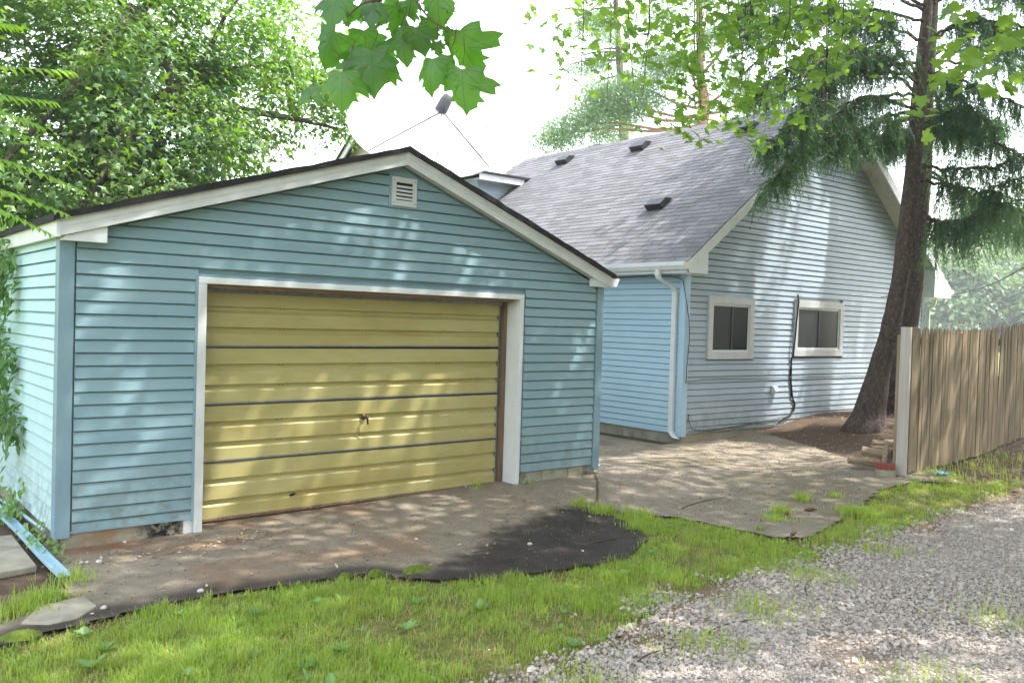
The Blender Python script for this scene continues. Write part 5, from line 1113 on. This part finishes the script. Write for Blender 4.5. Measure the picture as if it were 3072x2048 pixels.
# broadleaf plants in the lawn
WLV = np.array([(0,0,0),(.16,.3,.06),(.2,.6,.07),(.1,.88,.03),(0,1,0),(-.1,.88,.03),(-.2,.6,.07),(-.16,.3,.06),(0,.5,.0)]); WLF = np.array([(i, (i+1) % 8, 8) for i in range(8)])
wl = sample(GRASS, 32, -.8, 8.5, -3.9, -1.7, lambda x_, y_: .6+0*x_)
WLoc = [(4.62,-1.3),(4.8,-1.62),(4.35,-1.98),(6.88,-2.7),(7.02,-2.62),(6.2,-2.31),(5.4,-2.62),(.75,-1.85),(.3,-1.95),(-.25,-2.0),(8.7,-2.45),(9.0,-2.6)]+[tuple(q) for q in wl]
desc = ['with broad pale leaves','with narrow leaves','flat rosette','upright'] 
for i, (x_, y_) in enumerate(WLoc):
    wv_ = random.uniform(.5,1.5); r_ = random.uniform(.035,.085); n = random.randint(4,11); P = np.repeat(np.array([[x_,y_,Hf(x_,y_)-.01]]), n, 0)
    a = np.linspace(0, 6.28, n, endpoint=False)+rng.uniform(-.3,.3,n); e_ = rng.uniform(.25,.9,n); Y = norm(np.stack([np.cos(a), np.sin(a), e_], 1)); nv = norm(np.stack([-np.cos(a)*e_, -np.sin(a)*e_, np.ones(n)], 1)); Xv = np.cross(Y, nv)
    o = scatter('weed_plant', WLV, WLF, P, np.stack([Xv,Y,nv], -1), np.stack([rng.uniform(.8,1.3,n)*r_*wv_, rng.uniform(.7,1.3,n)*r_, np.full(n,r_)], -1), m_weed, None)
    kw_ = 'narrow-leaved' if wv_ < .8 else 'broad-leaved' if wv_ > 1.2 else 'oval-leaved'
    props(o, ('leafy weed rooted in the slab crack beside the dark stain' if i < 3 else 'leafy weed rosette at the edge of the lower slab' if i < 7 else f'{kw_} weed rosette growing in the lawn strip' if i < 10 or i > 11 else 'leafy weed by the foot of the fence'), 'weed', ('weeds in the slab crack' if i < 3 else 'weeds at the lower slab' if i < 7 else 'weeds by the fence' if i in (10,11) else f'{kw_} weeds in the lawn'))
creeper('weed_plant', 'bushy green weed growing against the left wall foot', 'weed', [(-.08,1.25,.02),(-.09,1.15,.15),(-.1,1.05,.26)], 120, (.05,.14,.07), .085, m_weed, (-.08,1.2,0))
creeper('weed_plant', 'low weed at the garage corner behind the flashing', 'weed', [(-.05,.5,.02),(-.06,.25,.08),(-.05,-.05,.05),(-.02,-.2,.03)], 110, (.04,.10,.04), .07, m_weed, (-.05,.3,0))
creeper('weed_plant', 'small weed at the right foot of the white jamb', 'weed', [(4.68,-.08,.07),(4.7,-.1,.13)], 26, (.05,.05,.02), .05, m_weed, (4.68,-.08,.06))
# litter: dry leaves and needles
n = 1500; x_ = rng.uniform(-.3,11,n); y_ = rng.uniform(-2.7,1.5,n); k = inpoly(x_, y_, CONC) & (rng.random(n) < .25+ss(7,11,x_)*.7); x_, y_ = x_[k], y_[k]
xb = rng.normal(.95,.55,140); yb = rng.normal(-.5,.13,140); x_ = np.concatenate([x_, xb]); y_ = np.concatenate([y_, yb])
xs_ = rng.uniform(10.2,15.5,1600); ys_ = rng.uniform(-2.2,1.6,1600); x_ = np.concatenate([x_, xs_]); y_ = np.concatenate([y_, ys_])
xf = rng.uniform(9,15,700); yf = rng.uniform(-3.1,-2.2,700); x_ = np.concatenate([x_, xf]); y_ = np.concatenate([y_, yf])
xg = rng.uniform(1,9,260); yg = rng.uniform(-5.6,-3.2,260); x_ = np.concatenate([x_, xg]); y_ = np.concatenate([y_, yg])
P = np.stack([x_, y_, H(x_, y_)+.008], 1); n = len(P)
scatter('leaf_litter', np.array([(0,0,0),(.3,.4,.12),(0,1,.02),(-.3,.4,.1),(0,.45,-.02)])*1.0, np.array([(0,1,4),(1,2,4),(2,3,4),(3,0,4)]), P, frames(n, (0,0,1), .25), rng.uniform(.014,.05,n), m_litter, None, 'stuff')
o = bpy.data.objects['leaf_litter']; props(o, 'dry leaves and needles scattered over slab and soil', 'litter')
# gravel stones
IV = np.array([(x, y, z) for x in (-1,1) for y in (-1,1) for z in (-1,1)])*.62; IV = IV*(1+rng.uniform(-.28,.28,(8,3)))
IF = np.array([(0,1,3),(0,3,2),(4,6,7),(4,7,5),(0,4,5),(0,5,1),(2,3,7),(2,7,6),(0,2,6),(0,6,4),(1,5,7),(1,7,3)])
def vdens(X, Y):
    sdv = np.where(inpoly(X, Y, GRAVEL), 1, -1)*dist_poly(X, Y, GB, False)+(fbm(X,Y,1.9)-.5)*.9
    return np.clip((1.15-.085*np.hypot(X+1.5,Y+7.3)), .12, 1)*(1-.6*ss(.56,.7,fbm(X+3,Y+5,1.1)))*ss(-.25,.25,sdv)
GV = sample([(x, y+.4) for x, y in GB]+GRAVEL[len(GB):], 64000, .0, 12, -6.4, -2.7, vdens)
n = len(GV); P = np.concatenate([GV, (H(GV[:,0],GV[:,1])+.001)[:,None]], 1); s_ = rng.gamma(3, .0023, n)+.0025
s3 = np.stack([s_*rng.uniform(.8,1.4,n), s_*rng.uniform(.7,1.2,n), s_*rng.uniform(.6,1.0,n)], -1)
o = scatter('gravel_stones', IV, IF, P, frames(n, (0,0,1), .6), s3, m_stone, None, 'stuff'); props(o, 'loose crushed pale stones covering the road', 'gravel')

# ------------------------------------------------------------------ unseen trees added behind the viewpoint to dim skylight on the fronts
for k, (x_, y_, h_) in enumerate([(1.5,-15.5,6.4),(7,-14.5,6.0),(12.5,-15,6.6),(18,-14.5,6.2),(24,-13,6.0)]):
    broadleaf('unseen_shade_tree', ['unseen shade tree added opposite the garage door','unseen shade tree added opposite the gap between garage and house','unseen shade tree added opposite the house gable','unseen shade tree added opposite the fence','unseen shade tree added furthest along the gravel road'][k], (x_,y_,0), h_*1.7, .3, (0,0,0), (x_,y_,h_), (3.6,2.4,5.4), 95, 130, .36, m_leafC, m_bark2, SLV, SLF, .7, 'added shade trees behind the viewpoint', limbn=2)
# ------------------------------------------------------------------ humid summer haze
m_h = bpy.data.materials.new('haze'); m_h.use_nodes = True; t = m_h.node_tree; t.nodes.clear()
pv = N(t, 'ShaderNodeVolumePrincipled'); pv.inputs['Color'].default_value = (.93,.96,1,1); pv.inputs['Density'].default_value = .0014; pv.inputs['Anisotropy'].default_value = .2
mo = N(t, 'ShaderNodeOutputMaterial'); t.links.new(pv.outputs[0], mo.inputs['Volume'])
hzb = box('haze', (-60,-60,-1.2), (230,110,24), m_h); props(hzb, 'thin pale summer haze in the air', 'haze', kind='stuff')


# grit and crumbs lying on the slab
m_grit = mat('slab_grit', C(140,130,116), C(112,102,90), .9, scale=40, rnd=C(84,76,68), rnd_amt=.8)
n = 3400; gp = sample([(-.4,-1.5),(.5,-1.6),(1.9,-2.1),(3.4,-2.55),(4.3,-2.1),(4.7,-1.2),(5.4,-2.4),(6.3,-2.6),(8.2,-2.2),(9.6,-1.4),(10.8,.2),(11,1.5),(9.3,1.5),(6,1.5),(5.9,-.05),(0,-.05)], n, -.4, 11, -2.7, 1.5, lambda a, b: .25+.75*ss(.45,.62,fbm(a,b,1.6)))
gs = rng.gamma(2, .0013, n)+.0015; P = np.concatenate([gp, (H(gp[:,0],gp[:,1])+.004)[:,None]], 1)
o = scatter('slab_grit', IV, IF, P, frames(n, (0,0,1), .6), np.stack([gs*1.2,gs,gs*.7], -1), m_grit, None, 'stuff'); props(o, 'fine grit and crumbs scattered over the concrete slab', 'grit')
